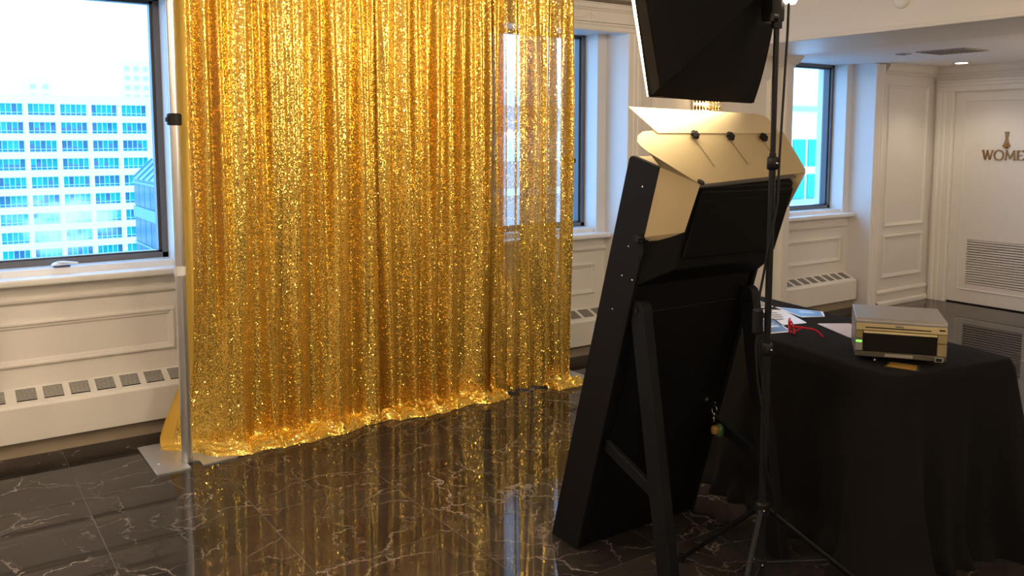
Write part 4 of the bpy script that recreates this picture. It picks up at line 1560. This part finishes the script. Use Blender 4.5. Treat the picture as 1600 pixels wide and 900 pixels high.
MB().box(0, .027, .002, .024, .042, H_ - .082).build('key_panel', SILVP, pr, bevel=.002, seg=1)
MB().box(.003, .024, -.0002, .004, H_ - .093, H_ - .086).build('status_light', GREENLED, pr, bevel=.002, seg=1)
MB().box(W_ - .033, W_, .002, .024, H_ - .080, H_ - .047).build('side_panel', OLIVEP, pr, bevel=.002, seg=1)
MB().box(W_ - .033, W_, .002, .024, .040, H_ - .083).build('side_panel', OLIVEP, pr, bevel=.002, seg=1)
BASEG = mat('printer_grey_base', (.11, .105, .08), .4, .2)
MB().prism([(.0, .004, .020), (.0, .024, .020), (.0, .024, .040), (.0, .002, .040)], (W_, 0, 0)).build('base_front', BASEG, pr, bevel=.002, seg=1)
MB().box(.105, .205, -.001, .006, .023, .036).build('catch', SILVP, pr, bevel=.002, seg=1)
MB().box(W_ - .040, W_ - .010, -.001, .006, .018, .036).build('rating_label', SILVP, pr, bevel=.001, seg=1)
MB().box(W_ - .036, W_ - .016, -.0018, .002, .021, .033).build('power_switch', BLKP, pr)
for (x, y) in ((.075, .03), (W_ - .05, .03), (.04, D_ - .04), (W_ - .04, D_ - .04)):
    MB().lathe((x, y, .0), [(.010, 0), (.011, .004), (.009, .022)], 12).build('foot', BLKP, pr, smooth=True)
MB().lathe((.072, .010, .003), [(.004, 0), (.0045, .005), (.002, .009)], 10).build('foot_screw', CHROME, pr, smooth=True)

# ------------------------------------------------------------------ cards on the table


def card(name, corners, cols, label, cat, z=TZ + .0008, inset=None, marks=(), group=None):
    """corners: 4 world xy (ccw); a card with rounded corners and its print as flat parts"""
    c = [Vector((x, y + .026, z)) for x, y in corners]
    cen = sum(c, Vector()) / 4
    o = thing(name, cen, 0, label, cat, group)
    def Q(a, b):
        return c[0].lerp(c[1], a).lerp(c[3].lerp(c[2], a), b) - cen
    pts = []
    e = .05
    for (a, b, a2, b2) in ((e, 0, 0, e), (0, 1 - e, e, 1), (1 - e, 1, 1, 1 - e), (1, e, 1 - e, 0)):
        pts += [Q(a, b), Q((a + a2) / 2 * .6 + (0 if a2 == 0 or a == 0 else .4), (b + b2) / 2 * .6 + (0 if b == 0 or b2 == 0 else .4)), Q(a2, b2)]
    MB().prism(pts, (0, 0, .0012)).build('card_stock', cols[0], o)
    if inset:
        a0, b0, a1, b1 = inset
        MB().prism([Q(a0, b0) + Vector((0, 0, .0012)), Q(a1, b0) + Vector((0, 0, .0012)), Q(a1, b1) + Vector((0, 0, .0012)), Q(a0, b1) + Vector((0, 0, .0012))], (0, 0, .0005)).build('printed_field', cols[1], o)
    for (a0, b0, a1, b1, mm) in marks:
        MB().prism([Q(a0, b0) + Vector((0, 0, .0017)), Q(a1, b0) + Vector((0, 0, .0017)), Q(a1, b1) + Vector((0, 0, .0017)), Q(a0, b1) + Vector((0, 0, .0017))], (0, 0, .0004)).build('print', mm, o)
    return o


WHC = mat('card_white', (.82, .82, .83), .35)
BLC = mat('card_blue', (.10, .23, .55), .35)
BLC2 = mat('card_navy', (.06, .12, .28), .35)
PALEB = mat('card_pale_blue', (.55, .70, .90), .35)
INK = mat('card_ink_grey', (.22, .22, .30), .5)
PINK = mat('card_pinkish_white', (.62, .55, .58), .4)
card('sign_card', [(3.43, 2.56), (3.535, 2.505), (3.63, 2.585), (3.53, 2.80)], (WHC, BLC), 'white-edged blue card lying at the back of the table', 'card', inset=(.07, .07, .93, .93), marks=[(.35, .45, .75, .6, PALEB), (.45, .66, .7, .75, PALEB)])
card('text_card', [(3.20, 2.50), (3.345, 2.462), (3.50, 2.72), (3.42, 2.80)], (WHC, WHC), 'white card with lines of small grey print behind the red glasses', 'card',
     marks=[(.10, .30, .40, .36, INK), (.10, .45, .50, .50, INK), (.10, .58, .55, .63, INK), (.12, .72, .52, .77, INK), (.14, .86, .45, .90, INK)])
card('sign_card', [(3.02, 2.415), (3.135, 2.385), (3.30, 2.62), (3.17, 2.68)], (WHC, BLC2), 'dark blue white-edged card under the red glasses', 'card', inset=(.06, .06, .94, .94), marks=[(.45, .35, .80, .50, PALEB), (.5, .58, .75, .64, PALEB)])
card('print_sheet', [(3.42, 2.83), (3.53, 2.80), (3.62, 2.99), (3.53, 3.03)], (WHC, WHC), 'black and white striped sheet beside the booth leg', 'card',
     marks=[(.08, .12 + .19 * k, .92, .20 + .19 * k, BLKP) for k in range(4)])
card('print_sheet', [(3.30, 2.72), (3.40, 2.82), (3.46, 2.94), (3.36, 2.84)], (WHC, WHC), 'small white printed sheet between the stripes and the dark blue card', 'card', marks=[(.1, .2, .9, .4, BLKP), (.1, .55, .9, .75, BLKP)])
card('blank_card', [(3.245, 2.17), (3.34, 2.13), (3.50, 2.345), (3.37, 2.43)], (PINK, PINK), 'pale pinkish rounded card beside the printer', 'card')
card('gold_card', [(2.935, 1.815), (2.975, 1.70), (3.06, 1.745), (3.02, 1.845)], (mat('card_black_edge', (.02, .02, .02), .4), mat('card_gold', (.62, .36, .06), .3, .5)), 'gold photo card with dark edge under the printer front', 'card', inset=(.06, .10, .92, .93))

# ------------------------------------------------------------------ red glasses
gp = Vector((3.068, 2.371, TZ + .002))
gl = thing('red_glasses', gp, 0, 'red plastic party glasses with open temples on the tablecloth', 'glasses')
# glasses stand upright; face plane seen nearly edge-on, one temple reaching right
fx = Vector((.775, .632, 0)).normalized()      # along the frame front (away from the camera)
tx = Vector((.55, -.83, 0)).normalized()     # temples
UP = Vector((0, 0, 1))
mb = MB()
for k in (0, 1):
    c = fx * (.035 + .066 * k) + UP * .026
    loop = []
    for a in np.linspace(0, 2 * PI, 25):
        ca, sa = math.cos(a), math.sin(a)
        rx_, rz_ = .028, .022
        q = (abs(ca) ** 3 + abs(sa) ** 3) ** (-1 / 3)
        loop.append(c + fx * rx_ * q * ca + UP * rz_ * q * sa)
    mb.tube(loop, .0042, 8)
mb.tube([fx * .064 + UP * .034, fx * .068 + UP * .038, fx * .072 + UP * .034], .004, 8)
mb.tube([fx * .004 + UP * .044, fx * .002 + UP * .062, fx * .01 + UP * .074], [.006, .005, .003], 8)
mb.build('frame_front', REDP, gl, smooth=True)
s_ = fx * .003 + UP * .038
MB().tube([s_, s_ + tx * .05 + UP * .000, s_ + tx * .095 - UP * .004, s_ + tx * .115 - UP * .012, s_ + tx * .135 - UP * .034], [.0042, .004, .004, .004, .0048], 8).build('temple', REDP, gl, smooth=True)
s_ = fx * .134 + UP * .036 + tx * .008
MB().tube([s_, s_ - fx * .06 + tx * .006, s_ - fx * .11 + tx * .01 - UP * .010, s_ - fx * .128 + tx * .012 - UP * .03], [.004, .004, .004, .0048], 8).build('temple', REDP, gl, smooth=True)
MB().tube([fx * .01 + UP * .008, fx * .02 + tx * .03 + UP * .018, fx * .01 + tx * .05 + UP * .032], .0028, 8).build('temple_brace', REDP, gl, smooth=True)

# ------------------------------------------------------------------ wall sconce, ceiling fittings
sc_ = thing('wall_sconce', (5.0, Y_PIER - .002, 1.55), 0, 'lit crystal wall sconce behind the softbox', 'wall lamp')
MB().box(-.10, .22, -.016, 0, .02, .62).build('backplate', mat('sconce_plate', (.75, .68, .55), .35, .4), sc_, bevel=.004)
MB().box(-.17, .15, -.09, -.016, .56, .585).build('top_rail', mat('sconce_brass', (.6, .42, .2), .3, .9), sc_, bevel=.003)
MB().cyl((.0, -.05, .2), (.0, -.05, .5), .018, 12).build('bulb', mat('sconce_bulb', (1, .9, .7), .5, emit=(1, .72, .38), estr=14), sc_, smooth=True)
CRY = mat('amber_crystal', (.55, .34, .13), .08, .75)
for k in range(9):
    x = -.15 + .033 * k
    mb = MB()
    for q in range(9):
        z = .545 - q * .055
        mb.lathe((x, -.085, z), [(.001, -.024), (.008, -.014), (.0125, 0), (.008, .014), (.001, .024)], 6)
    mb.build('crystal_strand', CRY, sc_)
lamp('sconce_light', 'POINT', (4.99, Y_PIER - .14, 1.88), 1.6, color=(1, .74, .42), size=.05)

dl = thing('downlight', (7.80, 4.262, Z_ALC), 0, 'lit round downlight in the alcove ceiling', 'ceiling light')
MB().lathe((0, 0, -.010), [(.055, 0), (.075, .002), (.080, .010)], 24).build('trim_ring', SILLM, dl, smooth=True)
MB().lathe((0, 0, -.012), [(.048, 0), (.052, .003)], 24).build('lens', mat('downlight_lens', (1, .95, .85), .5, emit=(1, .9, .72), estr=14), dl)
av = thing('air_vent', (6.73, 3.76, Z_ALC), 0, 'flat square air vent in the alcove ceiling', 'vent')
MB().box(-.17, .17, -.20, .20, -.008, 0).build('vent_frame', mat('vent_grey', (.42, .38, .35), .5), av, bevel=.003)
for k in range(9):
    MB().box(-.14, .14, -.172 + k * .040, -.150 + k * .040, -.012, -.006).build('vent_blade', mat('vent_blade_grey', (.16, .14, .13), .5), av)
sd_ = thing('ceiling_disc', (6.64, 4.11, Z_ALC), 0, 'small flat grey disc on the alcove ceiling left of the vent', 'ceiling fitting')
MB().lathe((0, 0, -.008), [(.05, 0), (.06, .003), (.06, .008)], 20).build('disc_cover', mat('vent_grey', (.42, .38, .35), .5), sd_, smooth=True)
MB().lathe((0, 0, -.010), [(.018, 0), (.02, .003)], 14).build('disc_centre', BLKP, sd_, smooth=True)
fd = thing('smoke_detector', (4.998, 3.118, 2.432), 0, 'white round detector on the beam face', 'detector')
MB().lathe((0, 0, 0), [(.055, 0), (.055, .014), (.045, .026), (.02, .032)], 22, (-1, 0, 0)).build('detector_body', SILLM, fd, smooth=True)
MB().lathe((-.03, 0, 0), [(.012, 0), (.010, .005)], 12, (-1, 0, 0)).build('detector_cap', SILLM, fd, smooth=True)
